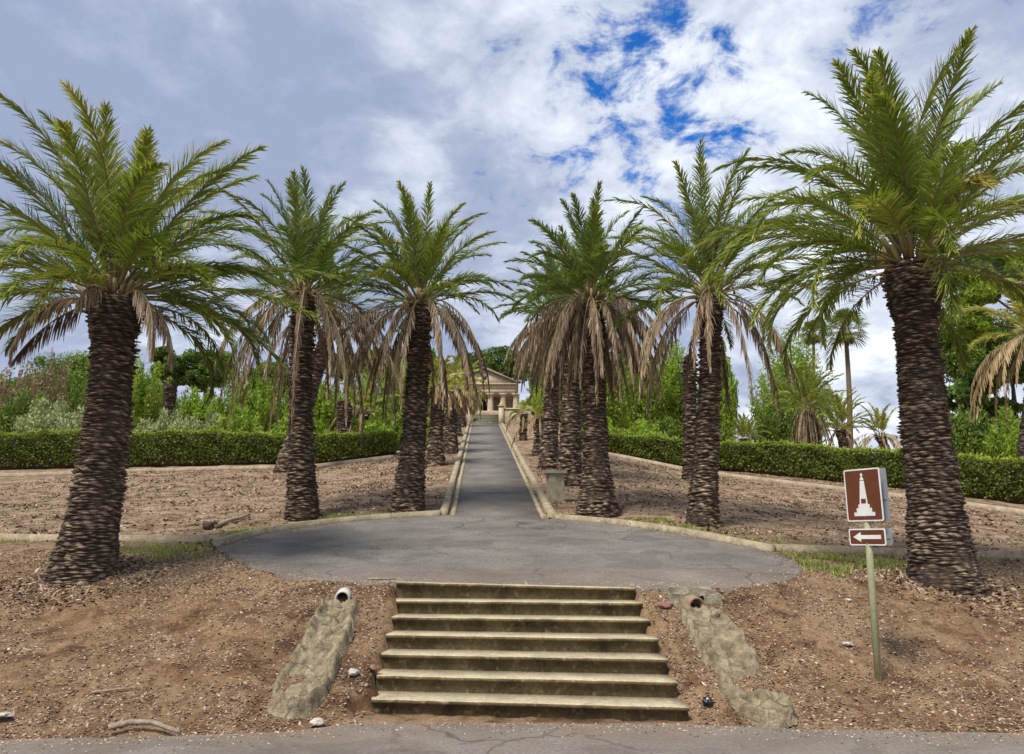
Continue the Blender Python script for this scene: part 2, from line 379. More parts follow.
# stair frame: corners of the flight on the ground
SB = (np.array([-1.38, 7.98]), np.array([1.64, 7.6])); ST = (np.array([-1.49, 10.14]), np.array([1.52, 9.79]))
def instair(x, y):
    t = (y-7.8)/2.17
    return -1.42-.11*t < x < 1.68-.12*t and 7.3 < y < 10.3
def nz(x, y, s, seed=0): return mnoise.noise(Vector((x*s+seed, y*s, seed*1.7)))
def ground_z(x, y):
    z = T(x, y)
    if y < 6.3: return -.06
    rr = ip(RE, x)
    t = (y-7.8)/2.17; xl = -1.38-.11*t+.05; xr = 1.64-.12*t-.05
    if 7.3 < y < 10.6 and xl-.25 < x < xr+.25:
        fr_ = 7.98-(x+1.38)*.1258
        if y < fr_+.03: return .0+.02*abs(nz(x, y, 6, 5))-.004 if y > rr+.02 else -.03
        if xl < x < xr: return z-.42
    pm = inside(x, y) or inpath(x, y)
    if pm: return z-.05
    if instair(x, y):
        return z-.05+.02*nz(x, y, 9, 5)
    amp = min(1, max(0, (y-rr)/.6))
    d = .07*nz(x, y, .9, 3)+.03*nz(x, y, 2.7, 9)-.035*max(0, 1-abs(nz(x*1.7, y*.45, 1.1, 31))/.12)+.018*nz(x, y, 7, 5)+.008*nz(x, y, 19, 7)
    if y > 19: d *= .8
    if y > 12.5:
        k = .25 if y < 18 and abs(x) < 6 else .7
        d *= k
    # soil swells up round the foot of each front palm
    for (bx, by, h) in ((-5.93, 10.84, .07), (5.95, 10.86, .08)):
        q = ((x-bx)**2+(y-by)**2); d += h*math.exp(-q/.9)
    return z-.055+amp*(.045+d)
def axis(segs):
    out = []
    for a, b, st in segs: out += list(np.arange(a, b, st))
    return out+[segs[-1][1]]
xs = axis([(-600,-200,100),(-200,-60,20),(-60,-24,3),(-24,-9,.5),(-9,9,.085),(9,24,.5),(24,60,3),(60,200,20),(200,600,100)])
ys = axis([(-400,-60,60),(-60,0,15),(0,6,1.5),(6.2,13,.075),(13,19,.11),(19,36,.3),(36,80,1.2),(80,200,12),(200,900,70)])
G = np.array([[(x, y, ground_z(x, y)) for x in xs] for y in ys])
nx, ny = len(xs), len(ys)
idx = np.arange(nx*ny).reshape(ny, nx)
q = np.stack([idx[:-1, :-1], idx[:-1, 1:], idx[1:, 1:], idx[1:, :-1]], -1).reshape(-1, 4)
b = MB(); b.add(G.reshape(-1, 3), q)
tag(b.build('ground', M['ground'], smooth=True), kind='structure')

# road
b = MB(); rx = axis([(-300,-60,40),(-60,-10,5),(-10,10,.1),(10,60,5),(60,300,40)])
V = []
for x in rx:
    e = ip(RE, x)+.02+(.03*nz(x, 0, 2.2, 1)+.02*nz(x, 0, 7, 2) if abs(x) < 12 else 0)
    V += [(x, e, .001), (x, e-.35, .0), (x, 3.5, 0), (x, -6, 0)]
k = len(rx)
b.add(V, [(i*4+j, i*4+j+1, i*4+j+5, i*4+j+4)[::-1] for i in range(k-1) for j in range(3)])
o = b.build('road', M['road']); tag(o, kind='structure')
for p in o.data.polygons:
    if p.normal.z < 0: o.data.flip_normals(); break

# turning circle: filled disc following the slope, with a thickness
def snap(x, y):
    q_ = np.array([x, y]); A = pls; B = np.roll(pls, -1, 0); ab = B-A; t = np.clip(((q_-A)*ab).sum(1)/((ab*ab).sum(1)+1e-12), 0, 1); C = A+ab*t[:, None]
    k = ((C-q_)**2).sum(1).argmin(); return C[k]
b = MB(); stp = .11; gx = np.arange(-5.1, 4.6, stp); gy = np.arange(9.6, 17.1, stp); ins = {(a, c): inside(gx[a], gy[c]) for a in range(len(gx)) for c in range(len(gy))}
vid = {}; V = []; Q = []; edge = set()
def vget(a, c):
    if (a, c) not in vid:
        x, y = gx[a], gy[c]
        if not ins[(a, c)]:
            x, y = snap(x, y); edge.add(len(V))
            if y < 11: y += .018*nz(x, y, 6, 2)
        vid[(a, c)] = len(V); V.append((x, y, plane(x, y)))
    return vid[(a, c)]
for a in range(len(gx)-1):
    for c in range(len(gy)-1):
        k4 = [(a, c), (a+1, c), (a+1, c+1), (a, c+1)]
        if any(ins[k] for k in k4): Q.append([vget(*k) for k in k4])
# skirt under the rim
cnt = {}
for q_ in Q:
    for u, v in zip(q_, q_[1:]+q_[:1]): cnt[(u, v)] = 1
rim = [(u, v) for (u, v) in cnt if (v, u) not in cnt]; low = {}
for u, v in rim:
    for w_ in (u, v):
        if w_ not in low: low[w_] = len(V); V.append((V[w_][0], V[w_][1]+.01, V[w_][2]-.12))
Q += [[u, low[u], low[v], v] for u, v in rim]
b.add(V, Q); tag(b.build('paved_circle', M['plaza']), kind='structure')
# path
def strip(b, ysl, x0f, x1f, dz, thick=.1, **k):
    V = []
    for y in ysl:
        xa, xb = x0f(y), x1f(y); z = plane(pathc(y), y)+dz
        V += [(xa, y, z-thick), (xa, y, z), (xb, y, z), (xb, y, z-thick)]
    m_ = len(ysl)
    Q = [(i*4+j, i*4+j+1, (i+1)*4+j+1, (i+1)*4+j) for i in range(m_-1) for j in range(3)]
    Q += [(0, 3, 2, 1), ((m_-1)*4, (m_-1)*4+1, (m_-1)*4+2, (m_-1)*4+3)]
    b.add(V, Q, **k)
ysl = list(np.arange(16.3, 53.0, .8))+[53.2]
b = MB(); strip(b, ysl, lambda y: pathc(y)-PW+.02*nz(y, 0, 1.5), lambda y: pathc(y)+PW+.02*nz(y, 4, 1.5), .006)
tag(b.build('path', M['plaza']), kind='structure')
# path kerbs with a drainage channel
for s, y0 in ((-1, 16.95), (1, 16.55)):
    yk = [y0]+list(np.arange(17.6, 53.0, 1.2))+[53.2]
    b = MB()
    f = lambda a: (lambda y: pathc(y)+s*(PW+a)+.012*nz(y, s*5, 1.1))
    A = [(.0, .09, .035), (.09, .17, -.03), (.17, .33, .1)]
    for (a0, a1, dz) in A:
        lo, hi = (f(a0), f(a1)) if s > 0 else (f(a1), f(a0))
        strip(b, yk, lo, hi, dz, .14)
    tag(b.build('path_kerb', M['kerb']), kind='structure')
def ribbon(name, pts, width, h, m, jit=.01, dz=0, zf=T):
    pts = spline(pts, 8, False); P = np.array(pts); tg = np.gradient(P, axis=0); tg /= np.linalg.norm(tg, axis=1)[:, None]
    nn = np.stack([-tg[:, 1], tg[:, 0]], 1); V = []
    for i, (p, q_) in enumerate(zip(P, nn)):
        j = jit*nz(p[0], p[1], 3, 4)
        a = p+q_*(width/2+j); c = p-q_*(width/2-j); z = zf(*p)+dz+jit*.5*nz(p[0], p[1], 2, 8)
        V += [(a[0], a[1], z-.12), (a[0], a[1], z+h), (c[0], c[1], z+h), (c[0], c[1], z-.12)]
    m_ = len(P); b = MB()
    Q = [(i*4+j, i*4+(j+1) % 4, (i+1)*4+(j+1) % 4, (i+1)*4+j) for i in range(m_-1) for j in range(4)]
    Q += [(0, 3, 2, 1), ((m_-1)*4, (m_-1)*4+1, (m_-1)*4+2, (m_-1)*4+3)]
    b.add(V, Q); o = b.build(name, m); tag(o, kind='structure'); return o
off = .07
ribbon('circle_kerb', [(-4.95,13.1),(-4.7,14.25),(-4.12,15.18),(-3.22,16.2),(-2.4,16.65),(-1.57,16.93)], .14, .1, M['kerb'])
ribbon('circle_kerb', [(.9,16.5),(2.05,15.75),(2.97,14.65),(3.7,13.52),(4.25,12.75)], .14, .1, M['kerb'])
ribbon('earth_kerb', [(-14,15.6),(-11,14.6),(-9.2,14.05),(-7,13.75),(-5.6,13.6),(-4.99,13.55)], .14, .11, M['kerb_dark'])
ribbon('earth_kerb', [(4.32,12.82),(5.4,13.0),(6.49,13.12),(8.83,13.56),(13,14.4)], .14, .11, M['kerb_dark'])
ribbon('earth_kerb', [(-26,26.0),(-18.39,27.6),(-12.87,29.3),(-8.5,29.9),(-4.71,30.2)], .25, .12, M['kerb_dark'])
ribbon('earth_kerb', [(3.2,31.8),(5.77,31.2),(9.25,27.2),(12.22,24.0),(13.98,21.4),(16.5,17.5)], .25, .12, M['kerb_dark'])

# ------------------------------------------------------------------ entrance steps
steps = thing('entrance_steps', 'flight of seven worn concrete steps with pale treads and risers dark with moss and painted shade', 'steps', (0.07, 7.8, 0))
zt = [.13+.1583*i for i in range(7)]
for i in range(7):
    t0, t1 = i/6, (i+1)/6
    A = SB[0]*(1-t0)+ST[0]*t0; B = SB[1]*(1-t0)+ST[1]*t0
    if i < 6:
        A2 = SB[0]*(1-t1)+ST[0]*t1; B2 = SB[1]*(1-t1)+ST[1]*t1
        d = np.array([0, .02]); A2 = A2+d; B2 = B2+d
    else: A2 = A+np.array([-.01, .09]); B2 = B+np.array([.01, .09])
    b = MB(); nn = 26; z = zt[i]; zb = -.1 if i == 0 else zt[i-1]-.05
    lip = np.array([.01, -.016])
    V = []
    for k in range(nn+1):
        u = k/nn; a = A*(1-u)+B*u; c = A2*(1-u)+B2*u
        e = .006*nz(u*9, i, 2, 3)+.004*nz(u*9, i, 7, 3); e2 = .005*nz(u*9, i*3, 5, 6)
        if i == 6: z = plane(c[0], c[1])+.004-.003
        V += [(a[0], a[1]+.02, zb), (a[0], a[1]+.02+e, z-.042+e2), (a[0]+lip[0], a[1]+lip[1]+e, z-.036+e2), (a[0]+lip[0], a[1]+lip[1]+.006+e, z-.006+e2), (a[0], a[1]+.012+e, z+e2*.5), (c[0], c[1], z+.004), (c[0], c[1], zb)]
    S7 = 7
    Q = [[(k*S7+j, k*S7+j+1, (k+1)*S7+j+1, (k+1)*S7+j)[::-1] for k in range(nn)] for j in range(6)]
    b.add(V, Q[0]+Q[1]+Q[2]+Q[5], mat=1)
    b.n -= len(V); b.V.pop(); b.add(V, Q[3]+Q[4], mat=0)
    b.n -= len(V); b.V.pop()
    b.add(V, [(0, 1, 5, 6), (1, 2, 3, 4)], [(1, 4, 5)], mat=1)
    b.n -= len(V); b.V.pop(); e_ = nn*S7
    b.add(V, [(e_+6, e_+5, e_+1, e_), (e_+4, e_+3, e_+2, e_+1)], [(e_+5, e_+4, e_+1)], mat=1)
    b.build('step', [M['tread'], M['riser']], steps, origin=(0.07, 7.8, 0))

# ------------------------------------------------------------------ palms
def frond(mb, base, azi, e0, droop, length, nl, ll, lw, rng, dead=0, tone=.5, mleaf=0, mrach=1, power=1.9, sway=0, rr=.022, start=.17):
    K = 12; s = np.linspace(0, 1, K)
    el = R(e0)-R(droop)*s**power; azs = azi+sway*s
    dirs = np.stack([np.cos(el)*np.cos(azs), np.cos(el)*np.sin(azs), np.sin(el)], 1)
    P = np.vstack([[0, 0, 0], np.cumsum((dirs[:-1]+dirs[1:])/2*length/(K-1), axis=0)])+np.asarray(base)
    mb.tube(P, rr*(1-.85*s), 4, rnd=rng.rand(), mat=mrach, cap=False)
    u = np.repeat(start+(1-start)*(np.arange(nl)+.5)/nl, 2); sd = np.tile([1., -1.], nl); n = len(u)
    u = np.clip(u+rng.uniform(-.5, .5, n)/nl, 0, 1)
    if dead:
        kp = rng.rand(n) > .1+.25*(np.sin(u*23+rng.rand()*6) > .5); u = u[kp]; sd = sd[kp]; n = len(u)
    C = np.stack([np.interp(u, s, P[:, k]) for k in range(3)], 1)
    Tn = np.stack([np.interp(u, s, dirs[:, k]) for k in range(3)], 1); Tn /= np.linalg.norm(Tn, axis=1)[:, None]
    az_ = azi+sway*u
    S = np.stack([-np.sin(az_), np.cos(az_), 0*az_], 1); Nn = np.cross(S, Tn)*-1.0
    Nn[Nn[:, 2] < 0] *= 1
    Nn = np.cross(Tn, S)
    Nn *= np.where(((Nn*np.array([0, 0, 1])).sum(1) >= 0) | True, 1, 1)[:, None]
    up = np.cross(Tn, S); flip = -1.0 if (np.cross(dirs[0], S[0])[2] < 0 and e0 < 89) else 1.0
    up = up*flip
    prof = np.interp(u, [0, .12, .3, .6, .85, 1], [.35, .7, 1, .95, .62, .3])
    Ln = ll*prof*rng.uniform(.85, 1.1, n)
    a = R(1)*np.interp(u, [0, .3, 1], [58, 44, 24])*rng.uniform(.85, 1.15, n)
    v = R(1)*(24+rng.uniform(-30, 30, n))
    if dead:
        a = a*.6; v = R(1)*rng.uniform(-50, 20, n)
    d = Tn*np.cos(a)[:, None]+(S*(sd*np.cos(v))[:, None]+up*np.sin(v)[:, None])*np.sin(a)[:, None]
    g = np.array([0, 0, -1.])
    d = d+rng.normal(0, .2 if dead else .1, (n, 3))
    if dead: d = d+g*(rng.uniform(.5, 1.7, n)*dead)[:, None]; d /= np.linalg.norm(d, axis=1)[:, None]
    mid = C+d*(Ln*.5)[:, None]
    d2 = d+g*(rng.uniform(.05, .55, n)+(.8 if dead else 0))[:, None]+rng.uniform(-.1, .1, (n, 3)); d2 /= np.linalg.norm(d2, axis=1)[:, None]
    tip = mid+d2*(Ln*.5)[:, None]
    wv = np.cross(d, up*np.cos(.6)+S*np.sin(.6)*sd[:, None]); wv /= np.linalg.norm(wv, axis=1)[:, None]+1e-9
    W = lw*(.9 if dead else 1)*rng.uniform(.7, 1.25, n)[:, None]
    V = np.stack([C-wv*W*.3, C+wv*W*.3, mid+wv*W*.5, mid-wv*W*.5, tip+wv*W*.1, tip-wv*W*.1], 1).reshape(-1, 3)
    i = np.arange(n)*6
    q = np.concatenate([np.stack([i, i+1, i+2, i+3], 1), np.stack([i+3, i+2, i+4, i+5], 1)])
    r = np.clip(tone+rng.normal(0, .2 if dead else .14, n)+np.where(u > .93, .1, 0), 0, 1)
    tipb = np.where((rng.rand(n) < .12) & (u > .75), .9, 0)
    mb.add(V, q, rnd=np.concatenate([r, np.clip(r+.06+tipb*(0 if dead else 1), 0, 1)]), mat=mleaf)

def trunk_mesh(mb, P, rad, rng, bw=.17, bh=.07, bp=.045, top_fresh=.0, rough_top=.3):
    bw *= 1.25; bh *= .85
    P = np.asarray(P, float); seg = np.linalg.norm(np.diff(P, axis=0), axis=1); Lc = np.concatenate([[0], np.cumsum(seg)]); Lt = Lc[-1]
    K = 24; hs = np.linspace(0, Lt, K); C = np.stack([np.interp(hs, Lc, P[:, k]) for k in range(3)], 1)
    rr = np.interp(hs/Lt, [a for a, _ in rad], [r for _, r in rad])
    mb.tube(C, rr*.97, 18, rnd=.14)  # dark core colour paints the shaded gaps between scales
    rows = int(Lt/(bh*.78)); sd_ = rng.uniform(0, 90)
    for i in range(rows):
        h = (i+.5)/rows*Lt; c = np.array([np.interp(h, Lc, P[:, k]) for k in range(3)]); r0 = np.interp(h/Lt, [a for a, _ in rad], [r for _, r in rad])
        m = max(6, int(round(2*np.pi*r0/(bw*.74)))); ph = (np.arange(m)+.5*(i % 2)+rng.uniform(-.22, .22, m))/m*2*np.pi+i*.13
        f = h/Lt; fresh = max(0, (f-(1-top_fresh))/top_fresh) if top_fresh else 0
        rg = 1+.9*max(0, (f-rough_top)/(1-rough_top))*rng.rand(m) if rough_top < 1 else np.ones(m)
        w_ = bw*rng.uniform(.8, 1.25, m)*.5; hh = bh*rng.uniform(.3, .9, m); pr = bp*rng.uniform(.35, 1.5, m)*rg*(1+fresh*.8)
        dz = rng.uniform(-.4, .4, m)*bh; tlt = rng.uniform(-.45, .45, m)
        nzv = np.array([mnoise.noise(Vector((math.cos(a_)*1.3, math.sin(a_)*1.3, h*1.4+sd_))) for a_ in ph]); nz2 = np.array([mnoise.noise(Vector((math.cos(a_)*3, math.sin(a_)*3, h*4+sd_))) for a_ in ph])
        tone_ = nzv*.45-.17*max(0, f-.45)/.55; pr = pr*np.clip(1+1.6*nzv+1.2*nz2, .15, 2.05); hh = hh*np.clip(1+.9*nz2, .5, 1.7); dz = dz+nz2*bh*.7
        er = np.stack([np.cos(ph), np.sin(ph), 0*ph], 1); et = np.stack([-np.sin(ph), np.cos(ph), 0*ph], 1); ez = np.array([0, 0, 1.])
        o = c+er*(r0*.955)
        def pt(a, z, p_): return o+et*(a*w_)[:, None]+er*(np.broadcast_to(p_, (m,)))[:, None]+ez*(dz+z*hh+a*tlt*hh)[:, None]
        V = np.stack([pt(-1, 0, .0), pt(1, 0, .0), pt(0, 1.0, .0), pt(0, -.7, .0), pt(-.5, .25, pr), pt(.5, .25, pr), pt(.05, -.25, pr*.8)], 1).reshape(-1, 3)
        i0 = np.arange(m)*7
        tr = np.concatenate([np.stack([i0+a_, i0+b_, i0+c_], 1) for a_, b_, c_ in ((0, 4, 2), (4, 5, 2), (5, 1, 2), (0, 3, 6), (0, 6, 4), (3, 1, 6), (6, 1, 5), (4, 6, 5))])
        base = np.clip(tone_+rng.beta(2, 3, m)*.8+.05+.45*fresh, 0, 1)
        rn = np.concatenate([base, np.clip(base+.18, 0, 1), base, base*.7, base*.85, base*.7, base*.85, np.clip(base+.3+.3*fresh, 0, 1)])  # scale undersides painted darker as shade; outer lips paler
        mb.add(V, None, tr, rnd=rn)
    return C[-1]

def palm(label, base, top, rad, green=42, length=3.0, dead=14, dead_len=2.4, nl=64, ll=.42, lw=.03, seed=1, group=None, ell=(88, -8), droop=(28, 62),
         dead_e=(15, -40), leaf='frond', deadmat='dead', bw=.17, bh=.07, bp=.045, fresh=.12, name='date_palm', curve=(0, 0), bulge=1.1, tone=.45, sep=True, extra=(), dead_extra=(), flare=1.28, stubs=True, dead_dark=0, azskip=None):
    rng = np.random.RandomState(seed)
    base = np.array(base, float); top = np.array(top, float)
    root = thing(name, label, 'palm tree', tuple(base), group)
    H = top[2]-base[2]; b0 = np.zeros(3); t0 = top-base
    pts = [b0+(t0-b0)*f+np.array([curve[0], curve[1], 0])*math.sin(math.pi*f) for f in np.linspace(0, 1, 9)]
    pts[0] = pts[0]-np.array([0, 0, .12])
    mb = MB(); r = rad*.84; bp = bp*.72; dead_len = dead_len*1.22
    trunk_mesh(mb, pts, [(0, r*(flare+.2)), (.05, r*(flare+.1)), (.13, r*(flare*.4+.72)), (.26, r*1.03), (.5, r*.92), (.82, r*.84), (.9, r*bulge*.93), (1, r*bulge*.98)], rng, bw, bh, bp, fresh)
    mb.build('trunk', M['trunk'], root)
    c = t0.copy()
    if green or extra:
        mb = MB()
        if stubs:   # ring of cut leaf bases and the fibrous heart under the crown
            for k in range(26):
                a = k*2.4; e = R(rng.uniform(35, 75)); d = np.array([math.cos(a)*math.cos(e), math.sin(a)*math.cos(e), math.sin(e)])
                p0 = c+np.array([math.cos(a)*r*.75, math.sin(a)*r*.75, rng.uniform(-.1, .1)])
                mb.tube([p0, p0+d*rng.uniform(.2, .45)*length/3], [.05*length/3, .035*length/3], 5, rnd=rng.rand(), mat=1)
        for k in range(green):
            t = (k+.5)/green; a = k*2.39996+rng.uniform(-.25, .25)+seed
            e0 = ell[0]+(ell[1]-ell[0])*t**1.15+rng.uniform(-6, 6)
            dr = droop[0]+(droop[1]-droop[0])*t+rng.uniform(-8, 42)
            L_ = length*(.82+.22*math.sin(math.pi*min(1, t*1.15+.15)))*rng.uniform(.9, 1.08)
            off_ = r*(.15+.7*t); p0 = c+np.array([math.cos(a)*off_, math.sin(a)*off_, (1-t)*.35*length/3])
            frond(mb, p0, a, e0, dr, L_, nl, ll, lw, rng, tone=np.clip(tone+rng.uniform(-.16, .2)-.12*t, 0, 1), sway=rng.uniform(-.5, .5), rr=.022*length/3)
        for (a, e0, dr, L_, tn) in extra:
            a = R(a); p0 = c+np.array([math.cos(a)*r*.6, math.sin(a)*r*.6, .1])
            frond(mb, p0, a, e0, dr, L_, nl, ll, lw, rng, tone=tn, rr=.022*length/3)
        mb.build('crown', [M[leaf], M['rachis']], root)
    specs = []
    for k in range(dead):
        t = (k+.5)/dead; a = k*2.39996+rng.uniform(-.35, .35)+seed*1.3
        e0 = dead_e[0]+(dead_e[1]-dead_e[0])*t+rng.uniform(-8, 8)
        specs.append((a, e0, 88+e0*.9+rng.uniform(-8, 6), dead_len*rng.uniform(.8, 1.12), np.clip(rng.uniform(.2, .8)-dead_dark, 0, 1)))
    specs += [(R(a), e, d_, l, t) for (a, e, d_, l, t) in dead_extra]
    rng = np.random.RandomState(seed+500)
    mb = MB()
    for (a, e0, dr, L_, tn) in specs:
        p0 = c+np.array([math.cos(a)*r*.85, math.sin(a)*r*.85, rng.uniform(-.12, .08)])
        frond(mb, p0, a, e0, dr, L_, int(nl*.95), ll*.95, lw*.95, rng, dead=1, tone=tn, power=.48, sway=rng.uniform(-.3, .3), rr=.022*length/3)
        if sep:
            mb.build('dead_frond', [M[deadmat], M['rachis']], root); mb = MB()
    if mb.n: mb.build('dead_frond_skirt', [M[deadmat], M['rachis']], root)
    return root

def gz(x, y): return T(x, y)-.02
def bpt(x, y): return (x, y, gz(x, y))
GR = 'date palms lining the path'
# front pair
palm('thick front left date palm leaning right, full green crown with a few brown hanging fronds', bpt(-5.93, 10.84), at(114, 300, 10.9), .385, 56, 2.7, 0, nl=100, ll=.43, lw=.023, seed=3, flare=1.3, ell=(82, -10), droop=(38, 70),
     bw=.16, bh=.052, bp=.042, fresh=.06, curve=(.12, 0), group=GR, tone=.5,
     dead_extra=[(205, 58, 150, 1.6, .75), (325, 58, 150, 1.75, .75), (345, 35, 125, 1.5, .6), (165, 30, 85, 1.7, .4), (270, 70, 140, .9, .6)], extra=[(-8, 2, 35, 3.1, .35), (10, -8, 48, 2.6, .3), (172, -6, 45, 2.2, .35), (8, 18, 30, 3.1, .4)])
palm('tallest and thickest date palm at right behind the brown sign, bare of dead fronds', bpt(5.95, 10.86), at(912, 268, 10.9), .40, 58, 3.1, 0, 1.5, nl=104, ll=.46, lw=.023, seed=11, flare=1.3, ell=(82, -8), droop=(34, 74),
     bw=.16, bh=.055, bp=.044, fresh=.12, curve=(-.05, 0), group=GR, tone=.5, bulge=1.16, extra=[(185, 20, 85, 3.4, .5), (195, -4, 60, 3.0, .45), (172, 30, 80, 3.5, .5), (285, 62, 120, 1.7, .97), (203, 32, 100, 3.2, .4)])
# second row
palm('second palm on the left, slim trunk with long brown fronds hanging to the left', bpt(-4.46, 16.58), at(304, 297, 16.6), .31, 40, 2.7, 28, 2.75, nl=74, ll=.39, lw=.026, seed=5, ell=(86, 5), droop=(22, 60),
     bw=.19, bh=.07, bp=.05, group=GR, tone=.45, dead_e=(30, -20), curve=(-.06, 0), bulge=.95, leaf='frond_far')
palm('palm nearest the left kerb of the path, brown skirt hanging over the path edge', bpt(-2.34, 17.35), at(420, 305, 17.4), .33, 40, 2.6, 30, 2.4, nl=74, ll=.37, lw=.027, seed=8, ell=(86, 5), droop=(22, 58),
     bw=.19, bh=.07, bp=.05, group=GR, tone=.42, dead_e=(30, -25), curve=(.05, 0), bulge=.95)
palm('palm right of the stone post with rough flared foot and dense brown skirt', bpt(1.87, 17.04), at(592, 303, 17.1), .33, 38, 2.35, 60, 2.1, nl=74, ll=.36, lw=.027, seed=14, ell=(84, 8), droop=(28, 70),
     bw=.19, bh=.07, bp=.045, group=GR, tone=.42, dead_e=(38, -30), bulge=.95, flare=1.55, leaf='frond_far')
palm('palm right of the path at the circle kerb, a headless trunk close behind it', bpt(3.82, 15.66), at(711, 297, 15.7), .285, 38, 2.8, 13, 2.4, nl=74, ll=.39, lw=.026, seed=21, ell=(86, 0), droop=(24, 62),
     bw=.18, bh=.07, bp=.045, group=GR, tone=.45, dead_e=(28, -20), curve=(.04, 0), bulge=1.0, dead_extra=[(10, 20, 105, 3.0, .3), (200, 25, 110, 2.6, .6), (190, 35, 120, 2.4, .7)])
# right-hand row going up the hill
palm('third palm of the right row, behind the stone post, skirt merging with its neighbour', bpt(1.62, 21.92), at(574, 318, 22), .34, 26, 2.5, 26, 2.1, nl=40, ll=.4, lw=.045, seed=31, bw=.22, bh=.09, group=GR, tone=.3, dead_e=(40, -20), sep=False, bulge=.9, leaf='frond_far')
palm('fourth palm of the right row, slim leaning trunk under drooping brown fronds', bpt(1.22, 25.94), at(556, 322, 26), .3, 26, 2.6, 28, 2.0, nl=36, ll=.4, lw=.05, seed=33, bw=.22, bh=.1, group=GR, tone=.35, dead_e=(45, -20), sep=False, bulge=.9, leaf='frond_far')
palm('short palm trunk with dark cut top, fifth in the right row', bpt(1.04, 30.52), at(540, 418, 30.6), .24, 5, 1.3, 5, 1.3, nl=26, ll=.3, lw=.05, seed=35, bw=.22, bh=.1, group=GR, tone=.7, dead_e=(60, 30), sep=False, deadmat='straw')
palm('low palm with pale straw fronds fallen around its stub, last of the right row', bpt(.56, 38.4), at(524, 414, 38.4), .2, 3, 1.0, 9, 1.1, nl=26, ll=.34, lw=.06, seed=37, bw=.24, bh=.12, group=GR, tone=.8, dead_e=(55, 10), sep=False, deadmat='straw')
# left-hand row
lf = [((-2.7, 26.86), (438, 388), .31, 8, 1.4, 12, 1.5, 'first short palm of the left row beyond the hedge end, straw fronds on top'),
      ((-2.51, 31.38), (451, 392), .3, 8, 1.8, 12, 1.7, 'second short palm of the left row, half hidden by the first'),
      ((-2.88, 35.36), (454, 391), .32, 10, 1.9, 12, 2.0, 'third short palm of the left row, trunk in the shade of fronds'),
      ((-3.1, 41.26), (458, 388), .34, 12, 2.2, 12, 2.4, 'fourth short palm of the left row, straw crown beside the path'),
      ((-3.4, 49.6), (463, 385), .36, 12, 2.6, 14, 2.8, 'farthest palm of the left row, beside the sandstone pier')]
for i, (bs_, tp, r_, g_, gl, d_, dl, lb) in enumerate(lf):
    palm(lb, bpt(*bs_), at(tp[0], tp[1], bs_[1]), r_, g_, gl*.8, d_, dl*.62, nl=26, ll=.34, lw=.06, seed=50+i*3, bw=.24, bh=.11, group=GR, tone=.85, dead_e=(50, -10), sep=False, deadmat='straw')
# beyond / beside the hedges
palm('leaning palm behind the second left palm, grey foot on bare earth', bpt(-8.4, 28.4), at(333, 318, 28.6), .37, 24, 2.7, 24, 3.1, nl=36, ll=.4, lw=.05, seed=71, bw=.24, bh=.1, tone=.5, dead_e=(35, -20), sep=False, bulge=.9)
def stump(label, base, top, r_, seed):
    rng = np.random.RandomState(seed); root = thing('palm_stump', label, 'palm stump', base)
    t0 = np.array(top)-np.array(base); mb = MB()
    trunk_mesh(mb, [(0, 0, -.1), tuple(t0*.5), tuple(t0)], [(0, r_*1.15), (.2, r_), (.85, r_), (.92, r_*1.05), (1, r_*.75)], rng, .22, .09, .045)
    mb.build('trunk', M['trunk'], root)
stump('tall headless palm trunk standing just left of the second right palm', bpt(5.79, 25.14), at(690, 356, 25.2), .2, 5)
stump('headless palm stump behind the left hedge, darker and rounder at its top', bpt(-21, 46), at(171, 384, 46), .36, 6)
stump('headless palm stump behind the hedge between the second and third left palms', bpt(-7.5, 34.5), at(344, 402, 34.5), .33, 7)
palm('small palm with limp straw fronds behind the left hedge', bpt(-6.9, 36), at(363, 412, 36), .3, 7, 2.0, 16, 1.9, nl=26, ll=.34, lw=.06, seed=81, bw=.24, bh=.1, tone=.8, dead_e=(50, 0), sep=False, deadmat='straw')
palm('date palm entering at the right edge with yellow drooping fronds', bpt(17.6, 26.5), at(1040, 338, 26.5), .42, 26, 2.9, 20, 3.1, nl=46, ll=.46, lw=.05, seed=91, bw=.22, bh=.09, tone=.85, dead_e=(50, 10), sep=False, deadmat='straw')
palm('bushy date palm with hanging brown skirt behind the right hedge', bpt(18.5, 46), at(808, 408, 46), .38, 40, 2.7, 34, 2.4, nl=34, ll=.36, lw=.06, seed=93, bw=.26, bh=.12, tone=.6, dead_e=(-20, -60), sep=False, droop=(20, 60), deadmat='dead')
palm('low green date palm right of the skirted palm, at the fan palm foot', bpt(22, 50), at(840, 430, 50), .4, 36, 2.7, 4, 2.0, nl=34, ll=.36, lw=.06, seed=95, bw=.26, bh=.12, tone=.7, sep=False, droop=(20, 50))
palm('small palm with upright green tuft and pale sideways fronds, left of the thick right palm', bpt(24, 48), at(880, 436, 48), .36, 9, 2.0, 16, 2.4, nl=34, ll=.34, lw=.06, seed=97, bw=.26, bh=.12, tone=.75, dead_e=(50, 10), ell=(88, 60), sep=False, deadmat='straw')
palm('tiny green palm top peeping over the hedge at its middle', bpt(12.5, 41), at(745, 439, 41), .3, 26, 1.3, 0, nl=26, ll=.25, lw=.05, seed=99, bw=.26, bh=.12, tone=.6, sep=False, stubs=False)

